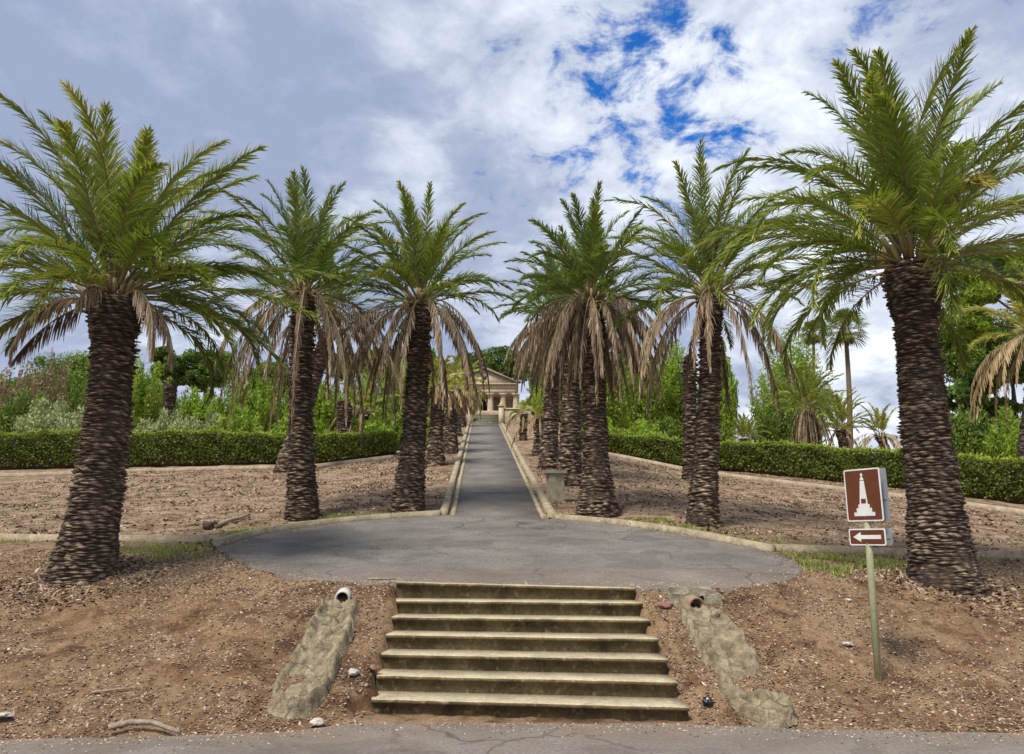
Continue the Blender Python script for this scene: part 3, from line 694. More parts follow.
def fan_palm(label, base, top, r_, n, fl, seed, group):
    rng = np.random.RandomState(seed); root = thing('fan_palm', label, 'palm tree', base, group)
    t0 = np.array(top)-np.array(base); mb = MB()
    mb.tube([t0*f+np.array([.15*math.sin(3*f), 0, 0]) for f in np.linspace(0, 1, 8)], np.linspace(r_*1.3, r_*.8, 8), 10, rnd=.5)
    mb.build('trunk', M['trunk'], root); mb = MB(); dd = MB()
    for k in range(n):
        t = k/n; a = k*2.4+rng.uniform(-.2, .2); e = R(85-125*t)
        d = np.array([math.cos(a)*math.cos(e), math.sin(a)*math.cos(e), math.sin(e)])
        c = t0+d*fl*.55; mb.tube([t0, c], [.03, .02], 3, rnd=.5, mat=1, cap=False)
        S = np.array([-math.sin(a), math.cos(a), 0]); U = np.cross(d, S)
        for j in range(22):
            th = R(-105+210*j/21); bd = d*math.cos(th)+S*math.sin(th)+U*.1*rng.uniform(-1, 1)
            wv = (d*-math.sin(th)+S*math.cos(th))*.045
            m1 = c+bd*fl*.3; tp = c+bd*fl*.52+np.array([0, 0, -.12*fl])
            mb.add([c, m1+wv, tp, m1-wv], [(0, 1, 2, 3)], rnd=np.clip(.35+.3*rng.rand(), 0, 1))
    for k in range(260):
        a = rng.uniform(0, 6.28); p = t0+np.array([math.cos(a)*.3, math.sin(a)*.3, -rng.uniform(.0, .5)])*fl*.6
        e_ = p+np.array([math.cos(a)*.35, math.sin(a)*.35, -.75])*fl*.5*rng.uniform(.6, 1)
        wv = np.array([-math.sin(a), math.cos(a), 0])*.05; dd.add([p-wv, p+wv, e_+wv*.5, e_-wv*.5], [(0, 1, 2, 3)], rnd=rng.rand())
    mb.build('crown', [M['frond_far'], M['rachis']], root); dd.build('dead_leaf_skirt', M['dead'], root)
fan_palm('tall slender fan palm alone against the sky with brown beard under its crown', bpt(26.5, 60), at(845, 330, 60), .19, 30, 2.0, 4, 'tall fan palms')
fan_palm('fan palm whose crown pokes out of the pepper tree top', bpt(25, 64), at(813, 334, 64), .15, 24, 1.4, 5, 'tall fan palms')

# ------------------------------------------------------------------ leafy trees and shrubs
def leaves(mb, C, size, rng, up=0.0, asp=1.7, rnd=None, mat=0):
    n = len(C); d = rng.normal(0, 1, (n, 3)); d[:, 2] += up*3; d /= np.linalg.norm(d, axis=1)[:, None]
    w_ = np.cross(d, rng.normal(0, 1, (n, 3))); w_ /= np.linalg.norm(w_, axis=1)[:, None]
    s = size*rng.uniform(.6, 1.4, n)[:, None]
    V = np.stack([C-d*s*asp*.5, C+w_*s*.5, C+d*s*asp*.5, C-w_*s*.5], 1).reshape(-1, 3)
    mb.add(V, np.arange(n*4).reshape(n, 4), rnd=rng.rand(n) if rnd is None else rnd, mat=mat)
def crown_tree(name, label, cat, base, lobes, leaf, n, size, seed, trunk_r=.25, clump=.22, nclump=26, up=0, asp=1.7, group=None, trunk='bark', hollow=.55):
    """lobes: (dx, dy, z, rx, rz) relative to the base"""
    rng = np.random.RandomState(seed); root = thing(name, label, cat, base, group)
    mb = MB(); zc = np.mean([l[2] for l in lobes])
    z1 = min(l[2]-l[4]*.3 for l in lobes)
    mb.tube([(0, 0, -.3), (.05, 0, z1*.4), (-.05, .05, z1)], [trunk_r*1.2, trunk_r, trunk_r*.8], 8, rnd=.5)
    for (dx, dy, z, rx, rz) in lobes:
        mb.tube([(-.05, .05, z1-.1), (dx*.5, dy*.5, (z1+z)*.5), (dx, dy, z+rz*.3)], [trunk_r*.7, trunk_r*.4, trunk_r*.12], 6, rnd=.5)
        for k in range(7):
            d = rng.normal(0, 1, 3); d /= np.linalg.norm(d); 
            mb.tube([(dx, dy, z-.2*rz), (dx+d[0]*rx*.4, dy+d[1]*rx*.4, z+d[2]*rz*.35), (dx+d[0]*rx*.85, dy+d[1]*rx*.85, z+d[2]*rz*.8)], [trunk_r*.3, trunk_r*.15, trunk_r*.05], 4, rnd=.5, cap=False)
    mb.build('trunk', M[trunk], root)
    mb = MB(); wts = np.array([l[3]**2*l[4] for l in lobes])**.7; wts /= wts.sum()
    for (dx, dy, z, rx, rz), wt in zip(lobes, wts):
        nc = max(8, int(nclump)); d = rng.normal(0, 1, (nc, 3)); d /= np.linalg.norm(d, axis=1)[:, None]
        rr = rng.uniform(hollow, 1.08, nc)[:, None]
        cc = np.array([dx, dy, z])+d*rr*np.array([rx, rx, rz])*.88
        m = int(n*wt); pick = rng.randint(0, nc, m)
        csz = rng.uniform(.6, 1.3, nc)[pick][:, None]
        g = rng.normal(0, 1, (m, 3)); g *= np.minimum(1, 1.6/np.linalg.norm(g, axis=1))[:, None]
        C = cc[pick]+g*clump*csz*np.array([rx, rx, rz*.8])
        tone = rng.uniform(-.18, .18, nc)[pick]
        leaves(mb, C, size, rng, up, asp, np.clip(rng.beta(2.5, 2.5, m)+tone, 0, 1))
    mb.build('crown', M[leaf], root); return root
def feathery(name, label, cat, base, h, wd, leaf, seed, stems=46, per=70, size=.105, group=None, asp=3.0, lean=.5):
    """many ascending leafy stems from one foot"""
    rng = np.random.RandomState(seed); root = thing(name, label, cat, base, group); st = MB(); lf_ = MB(); per = int(per*2.3); size *= .72
    for k in range(stems):
        a = rng.uniform(0, 6.28); rr = wd*math.sqrt(rng.rand()); hh = h*(1-.45*(rr/wd)**2)*rng.uniform(.7, 1.05)
        b0 = np.array([math.cos(a)*rr*.3, math.sin(a)*rr*.3, 0]); tp = np.array([math.cos(a)*rr, math.sin(a)*rr, hh])
        md = b0*.5+tp*.5+np.array([math.cos(a), math.sin(a), 0])*rr*.12+rng.normal(0, .08, 3)
        if k < 26: st.tube([b0, md, tp], [.045, .03, .01], 4, rnd=.5, cap=False)
        t = rng.uniform(.12, 1.0, per); 
        C = ((1-t)**2)[:, None]*b0+(2*t*(1-t))[:, None]*md+(t**2)[:, None]*tp
        C = C+rng.normal(0, 1, (per, 3))*(.1+.16*(1-t))[:, None]*wd*.55
        C[:, 2] = np.maximum(C[:, 2], .1)
        leaves(lf_, C, size, rng, lean, asp, np.clip(rng.beta(2.5, 2.5, per)*.8+rng.uniform(-.1, .3), 0, 1))
    st.build('stems', M['bark'], root); lf_.build('foliage', M[leaf], root); return root
def blob(px, ptop, pbot, Y, rxp):
    """foot point and height/half-width in metres for something seen at this spot"""
    g = at(px, 400, Y); x = g.x; z = T(x, Y); top = at(px, ptop, Y).z; sc = (at(px+rxp, ptop, Y)-at(px, ptop, Y)).x
    return (x, Y, z-.1), top-z, sc
# --- left side, beyond the hedge
def shrub(px, ptop, Y, rxp, leaf, label, seed, cat='shrub', name='shrub', **k):
    bs_, h, wd = blob(px, ptop, 0, Y, rxp); feathery(name, label, cat, bs_, h, wd, leaf, seed, **k)
shrub(12, 352, 46, 26, 'rust', 'thin brownish shrub at the left edge beyond the hedge', 101, stems=40, per=60)
shrub(50, 346, 52, 24, 'rust', 'pinkish brown wispy tree left of the thick left palm', 102, name='thin_tree', cat='tree', stems=36, per=60)
shrub(30, 385, 42, 32, 'mid', 'dark green shrub low behind the hedge at the far left', 103)
shrub(76, 352, 56, 26, 'mid', 'green tree top just left of the thick left palm trunk', 104, name='leafy_tree', cat='tree', stems=50)
shrub(62, 398, 38, 42, 'olive', 'pale olive shrub spilling above the left hedge beside the thick palm', 105, stems=60, size=.1)
shrub(145, 350, 48, 28, 'bright', 'bright green upright tree just right of the thick left palm trunk', 106, name='leafy_tree', cat='tree', stems=60, per=90)
shrub(170, 408, 38, 30, 'olive', 'grey green shrub in front of the dark palm stump', 107, size=.1, stems=50)
shrub(212, 410, 37, 32, 'olive', 'silvery shrub right of the dark palm stump', 108, size=.1, stems=50)
shrub(204, 382, 46, 24, 'bright', 'bright green shrub below the wide stone pine', 109, stems=50, per=80)
shrub(240, 376, 44, 28, 'bright', 'feathery lime shrub left of the second palm trunk', 110, stems=60, per=90)
shrub(272, 372, 47, 26, 'bright', 'tall lime shrub directly behind the second left palm trunk', 111, stems=60, per=90)
shrub(100, 392, 42, 40, 'mid', 'green shrub hidden mostly by the thick left palm trunk', 112)
shrub(322, 378, 42, 24, 'bright', 'lime shrub right of the second left palm trunk', 113, stems=56, per=90)
shrub(352, 368, 50, 28, 'bright', 'lime tree behind the limp straw palm', 114, name='leafy_tree', cat='tree', stems=60, per=90)
shrub(386, 340, 52, 30, 'bright', 'tall lime tree directly left of the kerbside left palm trunk', 115, name='leafy_tree', cat='tree', stems=60, per=100)
shrub(432, 372, 58, 30, 'bright', 'lime shrub behind the left row of short palms', 116, stems=56, per=80)
shrub(425, 416, 33, 7, 'hedge_top', 'small rounded bush between the kerbside palm and the first short palm', 117, stems=40, per=60, size=.08, lean=0, asp=1.6)
shrub(244, 408, 36, 30, 'bright', 'low lime bush above the hedge left of the second palm', 118, stems=50, size=.1)
shrub(385, 405, 35.5, 26, 'bright', 'low lime bush above the right end of the left hedge', 119, stems=50, size=.1)
shrub(300, 404, 36, 30, 'bright', 'low yellow green bush above the hedge behind the second left palm', 120, stems=50, size=.1)
def ctree(px, ptop, Y, lob, leaf, label, seed, n=9000, size=.15, name='leafy_tree', cat='tree', tr=.25, **k):
    """lob: (px, py, rx_px, ry_px, depth offset) of each crown lobe"""
    g = at(px, 400, Y); z = T(g.x, Y)-.1; L_ = []
    for (a, c, rx, ry, dy) in lob:
        p = at(a, c, Y); sc = (at(a+1, c, Y)-p).x; L_.append((p.x-g.x, dy, p.z-z, rx*sc, ry*sc))
    return crown_tree(name, label, cat, (g.x, Y, z), L_, leaf, int(n*1.7), size, seed, tr, **k)
ctree(165, 347, 70, [(163, 365, 15, 17, 0), (172, 372, 12, 12, 1)], 'pine', 'narrower round-topped dark stone pine right of the thick left palm', 130, name='stone_pine', n=8000)
ctree(205, 347, 72, [(196, 366, 16, 15, 0), (212, 362, 17, 14, 1), (226, 376, 14, 12, -1), (204, 380, 18, 12, 0)], 'pine', 'wide dark stone pine with domed crown right of the narrower one', 131, name='stone_pine', n=13000)
ctree(265, 360, 78, [(258, 385, 22, 16, 0), (282, 378, 18, 18, 1), (300, 388, 18, 14, 0)], 'pine', 'dark tree mass behind the second left palm', 132, n=9000)
ctree(350, 350, 86, [(335, 366, 18, 16, 0), (358, 360, 20, 16, 1), (382, 366, 18, 16, 0)], 'mid', 'mid green tree behind the kerbside left palms', 133, n=9000)
ctree(30, 370, 75, [(10, 395, 26, 20, 0), (40, 392, 26, 20, 1), (75, 395, 26, 22, 0)], 'mid', 'broad green tree low on the left skyline', 134, n=9000)
ctree(115, 370, 80, [(100, 392, 28, 24, 0), (135, 392, 26, 24, 1)], 'mid', 'green tree behind the thick left palm on the skyline', 135, n=8000)
ctree(60, 345, 58, [(52, 378, 22, 20, 0), (78, 370, 20, 22, 1), (66, 400, 26, 18, 0)], 'mid', 'rounded green tree left of the thick left palm trunk, above the olive shrub', 175, n=10000, size=.11, clump=.32)
ctree(258, 362, 60, [(248, 384, 20, 18, 0), (268, 378, 18, 20, 1)], 'mid', 'rounded green tree top between the wide stone pine and the second palm', 176, n=8000, size=.11, clump=.32)
# --- behind the temple and to the right of the path
ctree(500, 345, 100, [(478, 366, 20, 18, 0), (500, 360, 18, 15, 2), (520, 366, 18, 16, 0), (455, 370, 18, 16, 1)], 'pine', 'dark green pine above the mausoleum roof', 140, name='stone_pine', n=18000, size=.18, tr=.4)
ctree(435, 350, 98, [(410, 368, 22, 20, 0), (430, 364, 20, 18, 1)], 'mid', 'mid green tree left of the pine above the mausoleum', 141, n=9000, size=.18, tr=.35)
ctree(560, 345, 92, [(545, 366, 22, 22, 0), (570, 360, 22, 20, 1), (592, 372, 20, 22, 0)], 'mid', 'mid green tree behind the dense palm skirt right of the mausoleum', 142, n=11000, size=.18, tr=.35)
shrub(535, 395, 62, 18, 'bright', 'lime shrub right of the mausoleum forecourt wall', 143)
shrub(642, 332, 52, 28, 'bright', 'lime tree left of the headless trunk, behind the hedge', 144, name='leafy_tree', cat='tree', stems=80, per=110)
shrub(622, 352, 54, 24, 'mid', 'green wispy tree seen through the right side of the dense brown skirt', 170, name='leafy_tree', cat='tree', stems=70, per=100)
shrub(672, 328, 54, 26, 'bright', 'slender bright tree just left of the headless trunk', 145, name='leafy_tree', cat='tree', stems=80, per=110)
shrub(720, 318, 50, 17, 'bright', 'narrow upright tree just right of the second right palm trunk', 146, name='leafy_tree', cat='tree', stems=70, per=110, lean=.9)
shrub(606, 350, 48, 22, 'bright', 'lime tree directly right of the dense-skirted palm', 147, name='leafy_tree', cat='tree', stems=70, per=100)
shrub(640, 418, 38, 26, 'bright', 'low round lime bush on the hedge line right of the dense-skirted palm', 148, stems=60, size=.1, lean=.1, asp=1.8)
shrub(660, 412, 41, 26, 'mid', 'green shrub behind the hedge left of the headless trunk', 149, stems=60)
shrub(700, 405, 42, 26, 'mid', 'green shrub behind the hedge hidden by the second right palm', 150, stems=60)
shrub(600, 415, 37, 20, 'bright', 'small lime shrub behind the dense-skirted palm foot', 151, stems=50)
shrub(790, 326, 56, 40, 'bright', 'wispy light green pepper tree left of the tall fan palm', 152, name='pepper_tree', cat='tree', stems=120, per=80, lean=.1, size=.13)
shrub(775, 388, 52, 28, 'mid', 'green bush at the foot of the pepper tree above the right hedge', 174, stems=70)
ctree(1062, 230, 42, [(965, 285, 24, 34, 0), (1000, 262, 30, 32, 1), (1035, 275, 30, 36, 0), (975, 325, 18, 16, 0)], 'bright', 'tall light green gum tree behind the thick right palm crown', 153, n=26000, size=.1, asp=2.8, name='gum_tree', tr=.2, clump=.17, nclump=40)
ctree(1012, 330, 46, [(985, 375, 24, 16, 0), (1022, 365, 24, 18, 1), (965, 398, 24, 13, 0), (1000, 410, 26, 14, 1), (950, 425, 14, 12, 0), (975, 435, 24, 10, 0), (1030, 425, 20, 16, 0)], 'pine', 'dark tiered pine with gaps at the right edge beyond the hedge', 154, name='pine_tree', n=15000, size=.2, clump=.2, nclump=22, tr=.35, asp=2.2)

shrub(548, 352, 72, 20, 'mid', 'green tree top directly right of the mausoleum roof', 177, name='leafy_tree', cat='tree', stems=70, per=90)
shrub(575, 356, 70, 22, 'bright', 'lime tree top glimpsed through the brown skirts of the right row', 178, name='leafy_tree', cat='tree', stems=70, per=90)
ctree(1075, 300, 50, [(960, 360, 20, 24, 0), (985, 335, 24, 26, 1), (1015, 345, 26, 30, 0), (945, 330, 12, 20, 0)], 'mid', 'full green tree mass behind the yellow-fronded palm at the right edge', 179, n=17000, size=.11, clump=.3, nclump=30)
shrub(935, 405, 40, 20, 'mid', 'green bush filling the gap right of the thick right palm trunk', 171, stems=60)
shrub(968, 398, 38, 24, 'mid', 'dense bush above the right hedge under the dark pine', 172, stems=70)
shrub(1008, 404, 36, 26, 'bright', 'bush above the hedge at the right edge of the view', 173, stems=70)
shrub(556, 372, 60, 26, 'bright', 'lime shrub seen between the forecourt wall and the right row of trunks', 160, stems=60)
shrub(588, 380, 56, 24, 'mid', 'green shrub behind the merged brown skirts of the right row', 161, stems=56)
shrub(178, 384, 58, 26, 'mid', 'green shrub under the stone pines behind the dark stump', 162, stems=56)
shrub(462, 378, 68, 20, 'bright', 'lime shrub left of the mausoleum columns', 163, stems=50)
shrub(405, 366, 62, 26, 'bright', 'lime shrub behind the kerbside left palm trunk', 164, stems=56)
shrub(310, 372, 60, 26, 'mid', 'green shrub behind the leaning palm', 165, stems=56)
# ------------------------------------------------------------------ hedges
def hedge(label, pts, hts, depth, seed, dens=620):
    rng = np.random.RandomState(seed); P = np.array(spline(pts, 10, False)); seg = np.linalg.norm(np.diff(P, axis=0), axis=1); Lc = np.concatenate([[0], np.cumsum(seg)]); Lt = Lc[-1]
    mid_ = P[len(P)//2]; org = (mid_[0], mid_[1], T(*mid_)); root = thing('hedge', label, 'hedge', org, 'clipped box hedges')
    tgs = np.gradient(P, axis=0); tgs /= np.linalg.norm(tgs, axis=1)[:, None]
    def fr(s):
        p = np.stack([np.interp(s, Lc, P[:, k]) for k in (0, 1)], -1); t = np.stack([np.interp(s, Lc, tgs[:, k]) for k in (0, 1)], -1)
        return p, np.stack([-t[..., 1], t[..., 0]], -1)
    def hz(s):
        p, _ = fr(s); z = np.array([T(a, c) for a, c in p]); h = np.interp(s/Lt, [a for a, _ in hts], [b_ for _, b_ in hts])
        return z, h+.045*np.sin(s*1.3+seed)+.03*np.sin(s*3.7)+.02*np.sin(s*8.3)
    # twiggy core
    mb = MB(); s = np.linspace(0, Lt, 60); p, nn = fr(s); z, h = hz(s); V = []
    d = depth/2-.13
    for i in range(60):
        for (o_, zz_) in ((-d*.8, -.02), (-d, h[i]*.55), (-d, h[i]-.12), (d, h[i]-.12), (d, h[i]*.55), (d*.8, -.02)):
            j = rng.uniform(-.05, .05); V.append((*(p[i]+nn[i]*(o_+j)), z[i]+zz_+j*.5))
    Q = [(i*6+j, i*6+(j+1) % 6, (i+1)*6+(j+1) % 6, (i+1)*6+j) for i in range(59) for j in range(6)]
    mb.add(V, Q); 
    for k in range(int(Lt*9)):
        s_ = rng.uniform(0, Lt, 1); pp, n2 = fr(s_); zz_, _ = hz(s_); o_ = rng.uniform(-.5, .5)*depth*.8; q0 = pp[0]+n2[0]*o_
        mb.tube([(q0[0], q0[1], zz_[0]-.05), (q0[0]+rng.uniform(-.1, .1), q0[1]+rng.uniform(-.1, .1), zz_[0]+.5)], [.02, .012], 4, rnd=.5, cap=False)
    mb.build('stems', M['core'], root, origin=org)
    mb = MB()
    def put(n, where):
        s = rng.uniform(0, Lt, n); p, nn = fr(s); z, h = hz(s); ff = rng.rand(n)
        if where == 'side':
            sd = np.where(rng.rand(n) < .62, -1, 1)*np.sign(SIDE); zz_ = z+.03+ff**.9*(h-.03); off_ = sd*(depth/2+rng.normal(0, .035, n)+.04*np.sin(s*5+zz_*7))
            # thinner near the ground
            keep = rng.rand(n) < np.clip((zz_-z)/h*2.2+.35+.5*(np.sin(s*2.1)+np.sin(s*5.3+1))*.25, 0, 1)
        else:
            off_ = rng.uniform(-1, 1, n)*depth/2; zz_ = z+h+rng.normal(0, .02, n)-.03*(np.abs(off_)/(depth/2))**4; keep = np.ones(n, bool)
        q_ = p+nn*off_[:, None]; C = np.stack([q_[:, 0], q_[:, 1], zz_], 1)[keep]
        if where == 'side':
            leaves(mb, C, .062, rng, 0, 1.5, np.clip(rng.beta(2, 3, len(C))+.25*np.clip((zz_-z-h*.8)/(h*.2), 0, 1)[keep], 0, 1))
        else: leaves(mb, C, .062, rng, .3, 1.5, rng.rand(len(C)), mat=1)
    SIDE = 1
    for s0 in (1,):
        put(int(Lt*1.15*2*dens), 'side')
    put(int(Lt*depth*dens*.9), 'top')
    # stray shoots above the clipped top
    ns = int(Lt*16); s = np.repeat(rng.uniform(0, Lt, ns), 5); p, nn = fr(s); z, h = hz(s); off_ = np.repeat(rng.uniform(-1, 1, ns), 5)*depth/2; q_ = p+nn*off_[:, None]
    up_ = np.tile(np.arange(5)/5, ns)*np.repeat(rng.uniform(.04, .2, ns), 5)
    leaves(mb, np.stack([q_[:, 0], q_[:, 1], z+h+up_], 1)+rng.normal(0, .015, (ns*5, 3)), .05, rng, .6, 1.8, rng.rand(ns*5), mat=1)
    # end caps
    for e_ in (0.0, Lt):
        n = int(depth*1.1*dens); s = np.full(n, e_)+rng.normal(0, .04, n); p, nn = fr(np.clip(s, 0, Lt)); z, h = hz(s); off_ = rng.uniform(-1, 1, n)*depth/2
        q_ = p+nn*off_[:, None]; C = np.stack([q_[:, 0], q_[:, 1], z+.1+rng.rand(n)*(h-.1)], 1); leaves(mb, C, .062, rng, 0, 1.5)
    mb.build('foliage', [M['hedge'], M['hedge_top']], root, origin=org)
def hgt(px, py, x, y): return at(px, py, y).z-T(x, y)
hl = [(-28, 29.3), (-20.94, 31.0), (-13.36, 32.0), (-8.5, 32.6), (-5.0, 32.3)]
hedge('long clipped hedge on the left with a brighter green top', hl, [(0, 1.45), (.4, hgt(100, 432, -17, 31.7)), (.7, hgt(260, 432, -10, 32.5)), (1, hgt(390, 431, -5.0, 32.3))], .9, 1)
hr = [(2.3, 33.0), (5.5, 32.8), (9.6, 31.5), (13.0, 28.5), (16.2, 24.4), (19.2, 19.5)]
hedge('long clipped hedge on the right running down towards the road', hr, [(0, hgt(568, 433, 2.3, 33)), (.25, hgt(670, 439, 7, 32.5)), (.5, hgt(800, 446, 11.9, 29.6)), (.78, hgt(1020, 459, 16.2, 24.4)), (1, 1.3)], .9, 2)
hedge('short clipped hedge end beside the left row of short palms', [(-4.2, 34.5), (-3.9, 37.5)], [(0, 1.2), (1, 1.2)], .8, 3)

# ------------------------------------------------------------------ mausoleum and forecourt
TY = 78.0; tz = at(484, 411.5, TY).z; tx = at(484, 411, TY).x
px1 = (at(485, 411, TY)-at(484, 411, TY)).x
tmp = thing('mausoleum', 'small sandstone Doric temple with columns and pediment at the top of the path', 'mausoleum', (tx, TY, tz))
hw = 34*px1; ch = at(484, 394, TY).z-tz; ent = at(484, 384.5, TY).z-tz; apex = at(484, 369.5, TY).z-tz
b = MB(); b.box(-hw-.3, hw+.3, -.5, 9.5, -1.5, 0); b.box(-hw-.6, hw+.6, -.9, 9.8, -1.5, -.16); b.build('podium', M['sand_dark'], tmp)
def column():
    mb = MB(); n = 20; prof = [(0, .33), (.1*ch, .325), (.5*ch, .3), (.84*ch, .265), (.86*ch, .28), (.93*ch, .38), (.935*ch, .0)]
    V = []; 
    for z, r_ in prof:
        for k in range(n*2):
            a = k/(n*2)*2*math.pi; rr = r_*(1-.05*(k % 2)) if z < .85*ch else r_
            V.append((math.cos(a)*rr, math.sin(a)*rr, z))
    m = n*2
    mb.add(V, [(i*m+j, i*m+(j+1) % m, (i+1)*m+(j+1) % m, (i+1)*m+j) for i in range(len(prof)-1) for j in range(m)])
    mb.box(-.4, .4, -.4, .4, .93*ch, ch-.003); return mb
for k in range(6):
    column().build('column', M['sand'], tmp, loc=((k-2.5)*12.7*px1, .05, 0))
for s in (-1, 1):
    for j in range(1, 6): column().build('column', M['sand'], tmp, loc=(s*2.5*12.7*px1, .05+j*1.75, 0))
b = MB(); x_ = 1.6*12.7*px1
b.box(-x_, -.6, 2.0, 2.25, 0, ch-.003); b.box(.6, x_, 2.0, 2.25, 0, ch-.003); b.box(-.6, .6, 2.0, 2.25, ch*.82, ch-.003)
b.box(-x_, -x_+.25, 2.253, 8.5, 0, ch-.003); b.box(x_-.25, x_, 2.253, 8.5, 0, ch-.003); b.box(-x_, x_, 8.503, 8.7, 0, ch-.003)
b.build('chamber_wall', M['sand_dark'], tmp)
b = MB(); b.box(-.597, .597, 2.08, 2.16, 0, ch*.82-.003); b.build('dark_doorway', M['dark'], tmp)  # near-black slab in the doorway stands for the unlit interior
b = MB(); b.box(-hw+.25, hw-.25, -.28, 9.2, ch, ch+(ent-ch)*.5); b.box(-hw+.2, hw-.2, -.33, 9.25, ch+(ent-ch)*.5, ent-.1); 
for k in range(18):
    xx = -hw+.5+k*(2*hw-1)/17; b.box(xx-.08, xx+.08, -.352, -.333, ch+(ent-ch)*.52, ent-.13)
b.box(-hw-.02, hw+.02, -.52, 9.4, ent-.1, ent+.04); b.build('entablature', M['sand'], tmp)
b = MB(); e1 = ent+.04
b.hexa([(-hw+.15, -.25, e1), (hw-.15, -.25, e1), (hw-.15, -.05, e1), (-hw+.15, -.05, e1), (-.02, -.25, apex-.1), (.02, -.25, apex-.1), (.02, -.05, apex-.1), (-.02, -.05, apex-.1)])
ped = b.build('pediment', M['sand'], tmp)
bm = bmesh.new(); bmesh.ops.create_cone(bm, cap_ends=True, segments=20, radius1=.26, radius2=.26, depth=.06); me = bpy.data.meshes.new('round_vent'); bm.to_mesh(me); bm.free(); me.materials.append(M['dark'])
rv = link('round_vent', me, tmp, (0.0, -.27, at(484, 378, TY).z-tz)); rv.rotation_euler = (math.pi/2, 0, 0)
b = MB()
for s in (-1, 1):
    A = [(s*(hw+.05), e1-.02), (0, apex), (0, apex+.2), (s*(hw+.05), e1+.16)]
    V = [(x, -.55, z) for x, z in A]+[(x, 9.5, z) for x, z in A]
    b.hexa([V[0], V[1], V[5], V[4], V[3], V[2], V[6], V[7]])
b.build('roof', M['roof'], tmp)
# forecourt steps and walls at the end of the path
sx0 = pathc(53.2)-PW; sx1 = pathc(53.2)+PW; sz = plane(pathc(53.2), 53.2)
fs = thing('forecourt_steps', 'mossy green stone steps between piers at the far end of the path', 'steps', (pathc(53.2), 53.2, sz))
for k in range(6):
    b = MB(); b.box(-PW+.02, PW-.02, k*.28, 2.2, -.2 if k == 0 else k*.15+.001, (k+1)*.15); b.build('step', M['moss'], fs)
def wall(label, x0, x1, steps_):
    r_ = thing('forecourt_wall', label, 'wall', ((x0+x1)/2, 53.5, sz), 'forecourt walls'); b = MB(); cx = (x0+x1)/2
    b.box(x0-cx, x1-cx, -.2, .15, -.6, steps_[0]); b.build('wall_face', M['sand_dark'], r_)
    b = MB(); b.box(x0-cx-.03, x1-cx+.03, -.25, .2, steps_[0]+.001, steps_[0]+.1); b.build('coping', M['sand'], r_)
wall('low sandstone wall right of the mossy forecourt steps', sx1+.36, sx1+2.3, (1.05,))
wall('low sandstone wall left of the mossy forecourt steps', sx0-1.6, sx0-.36, (1.1,))
def pier(label, x, h):
    r_ = thing('stone_pier', label, 'pier', (x, 53.35, sz), 'forecourt piers'); b = MB(); b.box(-.17, .17, -.17, .17, -.4, h); b.build('shaft', M['sand'], r_)
    b = MB(); b.box(-.22, .22, -.22, .22, h+.001, h+.09); b.hexa([(-.16, -.16, h+.09), (.16, -.16, h+.09), (.16, .16, h+.09), (-.16, .16, h+.09), (-.05, -.05, h+.3), (.05, -.05, h+.3), (.05, .05, h+.3), (-.05, .05, h+.3)]); b.build('cap', M['sand'], r_)
pier('sandstone pier at the right side of the mossy steps', sx1+.18, 1.25)
pier('sandstone pier at the left side of the mossy steps', sx0-.18, 1.25)

# ------------------------------------------------------------------ stone post beside the path
x, y = 1.05, 18.7; sp = thing('stone_post', 'squat square lichen-grey stone post with overhanging slab on top beside the right kerb', 'post', (x, y, T(x, y)-.03), rz=R(8))
for nm, (w_, d_, z0, z1) in (('shaft', (.37, .37, -.1, .7)), ('cap_slab', (.5, .47, .703, .785))):
    bm = bmesh.new(); bmesh.ops.create_cube(bm, size=1); bmesh.ops.subdivide_edges(bm, edges=bm.edges, cuts=7, use_grid_fill=True)
    for v in bm.verts:
        v.co = Vector((v.co.x*w_, v.co.y*d_, z0+(v.co.z+.5)*(z1-z0)))
        k = mnoise.noise(v.co*7); v.co.x *= 1+.05*k; v.co.y *= 1+.05*mnoise.noise(v.co*7+Vector((5, 0, 0)))
    me = bpy.data.meshes.new(nm); bm.to_mesh(me); bm.free(); me.materials.append(M['oldstone']); link(nm, me, sp)

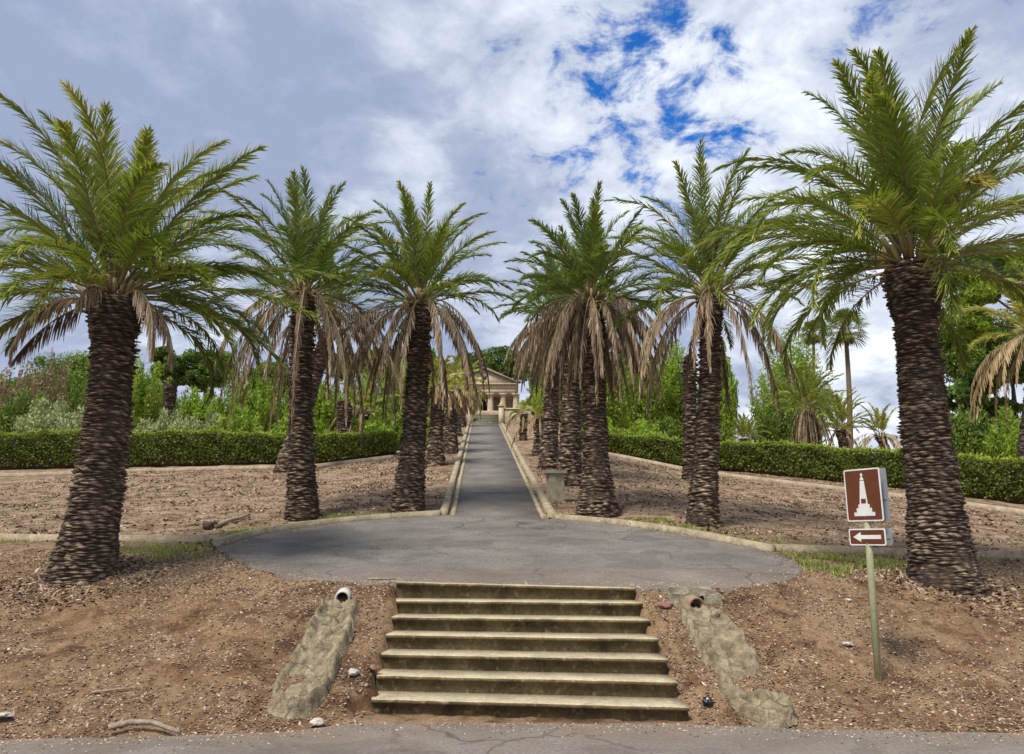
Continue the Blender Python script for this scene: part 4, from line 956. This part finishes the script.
# ------------------------------------------------------------------ brown tourist sign
sx, sy = 3.64, 8.06; szg = T(sx, sy)
yaw = R(-60)
sg = thing('tourist_sign', 'brown tourist sign with white obelisk picture and left arrow on a thin post', 'sign', (sx, sy, szg))
topz = at(866, 470, sy).z-szg; lean = at(866, 470, sy).x-sx; lean *= .75
b = MB(); b.tube([(0, 0, -.25), (lean*.5, 0, topz*.5), (lean, 0, topz)], .035, 12); b.build('post', M['galv'], sg)
def plate(cx, cz, w_, h_, mats_inner, kind):
    """front panel and its twin on the far side of the post"""
    ca, sa = math.cos(yaw), math.sin(yaw)
    def W(u, v, d): return (cx+u*ca+d*sa*-1*-1*0+d*math.sin(-yaw)*-1, u*sa-d*math.cos(yaw), cz+v)
    # u along the panel, d out of the face towards the viewer
    def rnd_rect(w1, h1, r1, n=5):
        out = []
        for (sx_, sy_, a0) in ((1, 1, 0), (-1, 1, 90), (-1, -1, 180), (1, -1, 270)):
            for k in range(n+1):
                a = R(a0+90*k/n); out.append((sx_*(w1/2-r1)+math.cos(a)*r1, sy_*(h1/2-r1)+math.sin(a)*r1))
        return out
    def slab(pts, d0, d1, m, name, par):
        mb = MB(); n = len(pts); V = [W(u, v, d0) for u, v in pts]+[W(u, v, d1) for u, v in pts]
        me = bpy.data.meshes.new(name); faces = [list(range(n))[::-1], [n+i for i in range(n)]]+[[i, (i+1) % n, n+(i+1) % n, n+i] for i in range(n)]
        me.from_pydata(V, [], faces); me.update(); me.materials.append(m); o = link(name, me, par)
        bm = bmesh.new(); bm.from_mesh(me); bmesh.ops.recalc_face_normals(bm, faces=bm.faces); bm.to_mesh(me); bm.free(); return o
    par = slab(rnd_rect(w_, h_, .02), .043, .050, M['white'], 'panel', sg)
    slab(rnd_rect(w_-.028, h_-.028, .014), .0505, .0515, M['brown'], 'brown_field', par)
    back = slab(rnd_rect(w_, h_, .02), -.062, -.043, M['grey'], 'back_panel', sg)
    slab(rnd_rect(w_*.96, h_*.2, .005), -.0425, -.036, M['grey'], 'bracket', back)
    slab(rnd_rect(w_*.96, h_*.2, .005), .036, .0425, M['grey'], 'bracket', back)
    return par, slab, W
PWd, PH = .42, .54
pz_ = at(861, 495, sy).z-szg; pxc = lean*.95
par, slab, W_ = plate(pxc, pz_, PWd, PH, None, 'a')
S = PH/.5
def ob(pts, name): return slab([(u*PWd/.4, v*S) for u, v in pts], .052, .053, M['white'], name, par)
ob([(-.115, -.2), (.115, -.2), (.115, -.165), (.085, -.165), (.085, -.125), (.062, -.125), (.062, -.09), (.045, -.09), (.022, .135), (-.022, .135), (-.045, -.09), (-.062, -.09), (-.062, -.125), (-.085, -.125), (-.085, -.165), (-.115, -.165)], 'obelisk_symbol')
ob([(-.022, .142), (.022, .142), (.008, .175), (-.008, .175)], 'obelisk_tip')
ob([(math.cos(a)*.014, .192+math.sin(a)*.014) for a in np.linspace(0, 2*math.pi, 12, endpoint=False)], 'obelisk_ball')
slab([(-.028, -.088), (.028, -.088), (.028, -.04), (-.028, -.04)], .0535, .0545, M['brown'], 'obelisk_doorway', par)
for v in (.225, -.222): slab([(math.cos(a)*.006, v+math.sin(a)*.006) for a in np.linspace(0, 2*math.pi, 8, endpoint=False)], .0516, .0535, M['grey'], 'bolt', par)
az_ = at(866, 537, sy).z-szg
par, slab, W_ = plate(pxc, az_, PWd, .17, None, 'b')
slab([(-.16, 0), (-.07, .05), (-.07, .02), (.16, .02), (.16, -.02), (-.07, -.02), (-.07, -.05)], .052, .053, M['white'], 'arrow_symbol', par)
for v in (.068, -.066): slab([(math.cos(a)*.006, v+math.sin(a)*.006) for a in np.linspace(0, 2*math.pi, 8, endpoint=False)], .0516, .0535, M['grey'], 'bolt', par)

# ------------------------------------------------------------------ drains on the bank
def slab_rock(name, label, cat, outline, h, seed, m='rock', **k_):
    """rough slab laid on the bank: outline in ground coordinates, meshed on a fine jittered grid"""
    P = np.array(spline(outline, 6)); c = P.mean(0); rng = np.random.RandomState(seed); st_ = .017
    x0, y0 = P.min(0)-.1; x1, y1 = P.max(0)+.1; gx = np.arange(x0, x1, st_); gy = np.arange(y0, y1, st_)
    A = P; B = np.roll(P, -1, 0); V = []; keep = {}
    for iy, y in enumerate(gy):
        for ix, x in enumerate(gx):
            q_ = np.array([x, y]); ab = B-A; t = np.clip(((q_-A)*ab).sum(1)/((ab*ab).sum(1)+1e-12), 0, 1); d = np.sqrt((((A+ab*t[:, None])-q_)**2).sum(1).min())
            ins = False; jx = len(P)-1
            for i_ in range(len(P)):
                if (P[i_][1] > y) != (P[jx][1] > y) and x < (P[jx][0]-P[i_][0])*(y-P[i_][1])/(P[jx][1]-P[i_][1])+P[i_][0]: ins = not ins
                jx = i_
            d = d if ins else -d; d += .04*nz(x, y, 5, seed)+.02*nz(x, y, 14, seed)+.008*nz(x, y, 40, seed)
            if d < -.035: continue
            e = min(1, max(0, (d+.01)/.03)); crk = abs(nz(x, y, 4.2, seed+3)); crack = .05*max(0, 1-crk/.05)
            layer = .035*round(3.0*nz(x*1.6, y*.8, 3.2, seed+7)+.3*nz(x, y, 12, 2))
            z = T(x, y)-.03+e*(h+layer-crack+.025*nz(x, y, 7, seed)+.016*nz(x, y, 22, seed)+.075*max(0, 1-abs(d-.04)/.07))
            keep[(ix, iy)] = len(V); V.append((x+rng.uniform(-.3, .3)*st_, y+rng.uniform(-.3, .3)*st_, z))
    Q = [(keep[(a, b_)], keep[(a+1, b_)], keep[(a+1, b_+1)], keep[(a, b_+1)]) for (a, b_) in keep if (a+1, b_) in keep and (a+1, b_+1) in keep and (a, b_+1) in keep]
    mb = MB(); mb.add(V, Q); org = (c[0], c[1], T(*c)); o = mb.build(name, M[m], smooth=False, origin=org, loc=org); tag(o, label, cat); return o
def G2(px, py):
    """ground point for a photo pixel on the bank"""
    Y = 6.5
    while Y < 40:
        p = at(px, py, Y)
        if p.z <= T(p.x, Y): return (p.x, Y)
        Y += .01
    return (p.x, Y)
slab_rock('stone_chute', 'long crumbling stone drainage chute under the pipe left of the steps', 'drain',
          [G2(*p) for p in ((322, 606), (340, 604), (357, 604), (352, 630), (340, 658), (332, 685), (318, 705), (300, 714), (282, 714), (270, 702), (276, 685), (290, 664), (302, 640), (315, 620))], .06, 3)
slab_rock('stone_chute', 'crumbling stone drainage chute below the clay pipe right of the steps', 'drain',
          [G2(*p) for p in ((676, 604), (690, 609), (708, 612), (726, 620), (738, 636), (748, 650), (760, 665), (750, 674), (736, 676), (716, 668), (700, 654), (688, 632))], .06, 4)
slab_rock('broken_slab', 'broken slab lying alone at the foot of the right chute near the road', 'rock',
          [G2(*p) for p in ((720, 689), (738, 697), (760, 701), (780, 697), (792, 706), (796, 718), (780, 724), (762, 723), (745, 712), (728, 700))], .07, 5)
def pipe(label, px, py, dirv, r0, r1, L_, m, name='drain_pipe'):
    x, y = G2(px, py); z = T(x, y)+.02; r_ = thing(name, label, 'drain pipe', (x, y, z)); d = Vector(dirv).normalized()
    a = d.orthogonal().normalized(); c = d.cross(a); n = 24; V = []
    for (t, rr) in ((-L_, r1), (0, r1), (0, r0), (-L_, r0)):
        for k in range(n):
            th = k/n*2*math.pi; p = d*t+a*math.cos(th)*rr+c*math.sin(th)*rr; V.append(tuple(p+Vector((0, 0, r1*.35))))
    mb = MB(); mb.add(V, [(i*n+j, i*n+(j+1) % n, ((i+1) % 4)*n+(j+1) % n, ((i+1) % 4)*n+j) for i in range(4) for j in range(n)])
    mb.build('pipe_wall', m, r_, smooth=False)
    mb = MB(); V = [tuple(d*(-L_*.6)+a*math.cos(k/n*2*math.pi)*r0*.99+c*math.sin(k/n*2*math.pi)*r0*.99+Vector((0, 0, r1*.35))) for k in range(n)]+[tuple(d*(-L_*.6)+Vector((0, 0, r1*.35)))]
    mb.add(V, None, [(n, k, (k+1) % n) for k in range(n)]); mb.build('dark_bore', M['dark'], r_); return r_
pipe('white-rimmed drain pipe mouth poking out of the bank left of the steps', 342, 603, (.12, -1, -.1), .07, .09, .28, M['pipe'])
pipe('brown clay drain pipe mouth set in the rubble block right of the steps', 697, 611, (.2, -1, -.12), .075, .1, .45, M['clay'])
x, y = G2(694, 604)
hb = thing('rubble_headwall', 'mossy rubble block around the clay pipe right of the steps', 'stonework', (x, y, T(x, y)))
for k, (dx, dz, w_, h_, dy) in enumerate(((-.17, -.01, .2, .17, .1), (.22, -.01, .22, .14, .1), (0.0, .085, .5, .07, .12), (-.05, -.07, .16, .1, .14))):
    bm = bmesh.new(); bmesh.ops.create_cube(bm, size=1); bmesh.ops.subdivide_edges(bm, edges=bm.edges, cuts=4, use_grid_fill=True)
    for v in bm.verts:
        v.co = Vector((v.co.x*w_+dx, v.co.y*.26+dy, v.co.z*h_+dz+.05)); v.co += Vector((mnoise.noise(v.co*9+Vector((k, 0, 0))), mnoise.noise(v.co*9+Vector((0, 5+k, 0))), mnoise.noise(v.co*9+Vector((0, 0, 9+k)))))*.035
    me = bpy.data.meshes.new('stone_block'); bm.to_mesh(me); bm.free(); me.materials.append(M['oldstone']); link('stone_block', me, hb)

def stone(label, px, py, s, m, seed, squash=.6, name='stone', cat='stone'):
    x, y = G2(px, py); bm = bmesh.new(); bmesh.ops.create_icosphere(bm, subdivisions=3, radius=s); rng = np.random.RandomState(seed)
    o_ = Vector(rng.uniform(0, 50, 3)); sx_ = rng.uniform(.8, 1.4)
    for v in bm.verts:
        v.co *= 1+.45*mnoise.noise(v.co/s*1.1+o_)+.15*mnoise.noise(v.co/s*3+o_); v.co.z *= squash; v.co.x *= sx_
    me = bpy.data.meshes.new(name); bm.to_mesh(me); bm.free(); me.materials.append(M[m]); o = link(name, me, None, (x, y, T(x, y)+s*squash*.45)); tag(o, label, cat); return o
stone('pale stone on the bank between the left chute and the steps', 353, 674, .055, 'pale', 1)
stone('pale stone at the road edge below the left chute', 318, 724, .055, 'pale', 2)
stone('reddish stone beside the lower left corner of the steps', 374, 669, .045, 'redstone', 3)
stone('reddish stone left of the rubble block above the right chute', 664, 607, .075, 'redstone', 4)
stone('flat pale stone at the far left near the road', 3, 716, .06, 'pale', 5, .3)
stone('small pale stone on the bank above the sign post foot', 848, 601, .05, 'pale', 6, .4)
stone('small pale stone on the bank left of the sign post at knee height', 848, 645, .04, 'pale', 7, .5)
stone('small black round object on the gravel right of the steps', 707, 703, .045, 'black', 8, .75, 'black_ball', 'litter')
def stick(label, pts, r_, m='wood', name='stick', cat='stick'):
    P = [G2(*p) for p in pts]; c = P[0]; org = (c[0], c[1], T(*c)); mb = MB()
    V = [(x, y, T(x, y)+r_*.9+(.008 if 0 < i < len(P)-1 else 0)) for i, (x, y) in enumerate(P)]
    mb.tube([tuple(v) for v in np.array(V)-np.array(org)], np.linspace(r_, r_*.5, len(V)), 7); o = mb.build(name, M[m], None, org); tag(o, label, cat); return o
stick('curved fallen stick at the road edge on the left', [(108, 731), (130, 727), (152, 727), (172, 734), (180, 736)], .03)
stick('thin pale twig on the lower left bank', [(92, 694), (115, 692), (140, 689)], .012)
stick('short pale twig higher on the left bank', [(25, 651), (36, 653)], .015)
stick('pale fallen branch lying on the bare earth left of the second palm', [(214, 529), (228, 523), (240, 520), (250, 516)], .045, 'wood', 'fallen_branch', 'branch')
stick('dark stub end against the pale fallen branch', [(205, 530), (216, 528)], .09, 'bark', 'wood_stub', 'wood')
stick('thin plank lying on the tarmac above the steps', [(368, 580), (396, 580)], .016, 'wood', 'wooden_batten', 'plank')

# ------------------------------------------------------------------ loose chips, leaves and weeds (uncountable)
def scatter(name, n, region, smin, smax, m, seed, flat=.35, dens=None, asp=1.8, tone=(2, 2.5)):
    rng = np.random.RandomState(seed); P = []
    while len(P) < n:
        x, y = rng.uniform(region[0], region[1]), rng.uniform(region[2], region[3])
        if y < ip(RE, x)-.12 or inside(x, y) or instair(x, y) or inpath(x, y): continue
        if dens and rng.rand() > dens(x, y): continue
        P.append((x, y, ground_z(x, y)))
    P = np.array(P); s = rng.uniform(smin, smax, n)*rng.uniform(.5, 1, n)
    a = rng.uniform(0, 6.28, n); d = np.stack([np.cos(a), np.sin(a), rng.normal(0, flat, n)], 1)*s[:, None]
    e = np.stack([-np.sin(a), np.cos(a), rng.normal(0, flat, n)], 1)*(s/asp*rng.uniform(.5, 1.2, n))[:, None]
    h = np.stack([0*a, 0*a, s*.28], 1); P[:, 2] += s*.15
    V = np.stack([P-d, P+e, P+d, P-e, P+h+.2*d], 1).reshape(-1, 3); i = np.arange(n)*5
    tr = np.concatenate([np.stack([i+a_, i+b_, i+4], 1) for a_, b_ in ((0, 1), (1, 2), (2, 3), (3, 0))])
    r_ = rng.beta(*tone, n); mb = MB(); mb.add(V, None, tr, rnd=np.tile(r_, 4)); o = mb.build(name, M[m]); tag(o, kind='stuff'); return o
def dn(x, y):
    v = .48+.75*nz(x, y, 1.1, 11)+.35*nz(x, y, 3.3, 12); rr = ip(RE, x)
    if y < rr+.9: v += .45
    if 1.6 < x < 3.2 or -2.2 < x < -1.4: v += .25
    if (x+4.7)**2+(y-11.6)**2 < 2.5: v += .5
    return v
o = scatter('leaf_litter', 110000, (-8.5, 8.5, 6.7, 12.8), .008, .03, 'litter', 5, dens=dn)
tag(o, 'bark chips, dry leaves and pebbles strewn over the bank', 'leaf litter')
o = scatter('dry_leaves', 42000, (-16, 14, 12.5, 31), .02, .07, 'litter', 6, .5, dens=lambda x, y: .12+1.5*max(0, nz(x, y, .9, 13)+.4*nz(x, y, 3, 4)), tone=(1.6, 2.6))
tag(o, 'dark dry leaves scattered on the bare earth under the palms', 'dry leaves')
o = scatter('fallen_scales', 2600, (-7.4, -4.4, 9.6, 12.2), .02, .06, 'litter', 22, .5, dens=lambda x, y: math.exp(-((math.hypot(x+5.93, y-10.84)-.65)/.35)**2), tone=(1.8, 2.6))
tag(o, 'dry leaf scales fallen round the foot of the thick left palm', 'leaf litter')
o = scatter('fallen_scales', 2600, (4.4, 7.5, 9.6, 12.4), .02, .06, 'litter', 23, .5, dens=lambda x, y: math.exp(-((math.hypot(x-5.95, y-10.86)-.65)/.35)**2), tone=(1.8, 2.6))
tag(o, 'dry leaf scales fallen round the foot of the thick right palm', 'leaf litter')
def grit(n, seed):
    rng = np.random.RandomState(seed); P = []
    while len(P) < n:
        if rng.rand() < .5:
            k = rng.randint(len(PLL)); p = PLL[k]; q_ = np.array([-.3, 13.2]); t = abs(rng.normal(0, .05)); x, y = p[0]+(q_[0]-p[0])*t, p[1]+(q_[1]-p[1])*t
            if not inside(x, y): continue
            z = plane(x, y)
        else:
            x = rng.uniform(-8, 8); y = ip(RE, x)-abs(rng.normal(0, .22)); z = .003
        P.append((x, y, z))
    P = np.array(P); n = len(P); s = rng.uniform(.004, .016, n); a = rng.uniform(0, 6.28, n)
    d = np.stack([np.cos(a), np.sin(a), 0*a], 1)*s[:, None]; e = np.stack([-np.sin(a), np.cos(a), 0*a], 1)*s[:, None]*.7; h = np.stack([0*a, 0*a, s*.7], 1)
    V = np.stack([P-d, P+e, P+d, P-e, P+h], 1).reshape(-1, 3); i = np.arange(n)*5
    mb = MB(); mb.add(V, None, np.concatenate([np.stack([i+a_, i+b_, i+4], 1) for a_, b_ in ((0, 1), (1, 2), (2, 3), (3, 0))]), rnd=np.tile(rng.beta(2, 2, n), 4))
    o = mb.build('gravel', M['litter']); tag(o, 'fine grit washed onto the edges of the tarmac', 'gravel', kind='stuff')
grit(4500, 12)
def weeds(n, spots, h, seed):
    rng = np.random.RandomState(seed); mb = MB(); C = []
    for (x, y, rx, ry, k) in spots:
        for _ in range(int(n*k)):
            a = rng.normal(0, .45, 2); px_, py_ = x+a[0]*rx, y+a[1]*ry
            if inside(px_, py_) or inpath(px_, py_) or nz(px_, py_, 3.2, 21)+.6*nz(px_, py_, 9, 5) < .02: continue
            C.append((px_, py_, ground_z(px_, py_)))
    C = np.array(C); m_ = len(C); a = rng.uniform(0, 6.28, m_); hh = h*rng.uniform(.4, 1.2, m_)
    d = np.stack([np.cos(a)*hh*.6, np.sin(a)*hh*.6, hh], 1); w_ = np.stack([-np.sin(a), np.cos(a), 0*a], 1)*.006
    V = np.stack([C-w_, C+w_, C+d*.6+w_*.7, C+d+w_*.1], 1).reshape(-1, 3)
    mb.add(V, np.arange(m_*4).reshape(-1, 4), rnd=rng.rand(m_)); o = mb.build('weeds', M['grass']); tag(o, 'thin green and straw weeds around the paved circle', 'weeds', kind='stuff')
weeds(4200, [(5.0, 12.2, 1.1, .8, 1.2), (4.6, 13.6, .9, .7, .7), (-5.6, 12.6, 1.2, .8, 1.0), (-5.0, 14.6, .5, .9, .8), (3.3, 15.1, .9, .6, .8), (-3.6, 16.6, .9, .35, .6), (2.9, 16.2, .6, .4, .3), (6.2, 13.1, 2.2, .2, .5), (-8, 13.9, 2.5, .25, .5), (-2.5, 17.0, .5, .25, .25), (4.6, 11.4, .5, .6, .7), (5.2, 11.9, 1.0, .7, 1.2)], .065, 8)

# ------------------------------------------------------------------ view
scene.view_settings.view_transform = 'Standard'; scene.view_settings.look = 'None'; scene.view_settings.gamma = 1
scene.view_settings.exposure = 0.95; scene.view_settings.use_curve_mapping = False
scene.cycles.max_bounces = 6; scene.cycles.transparent_max_bounces = 4
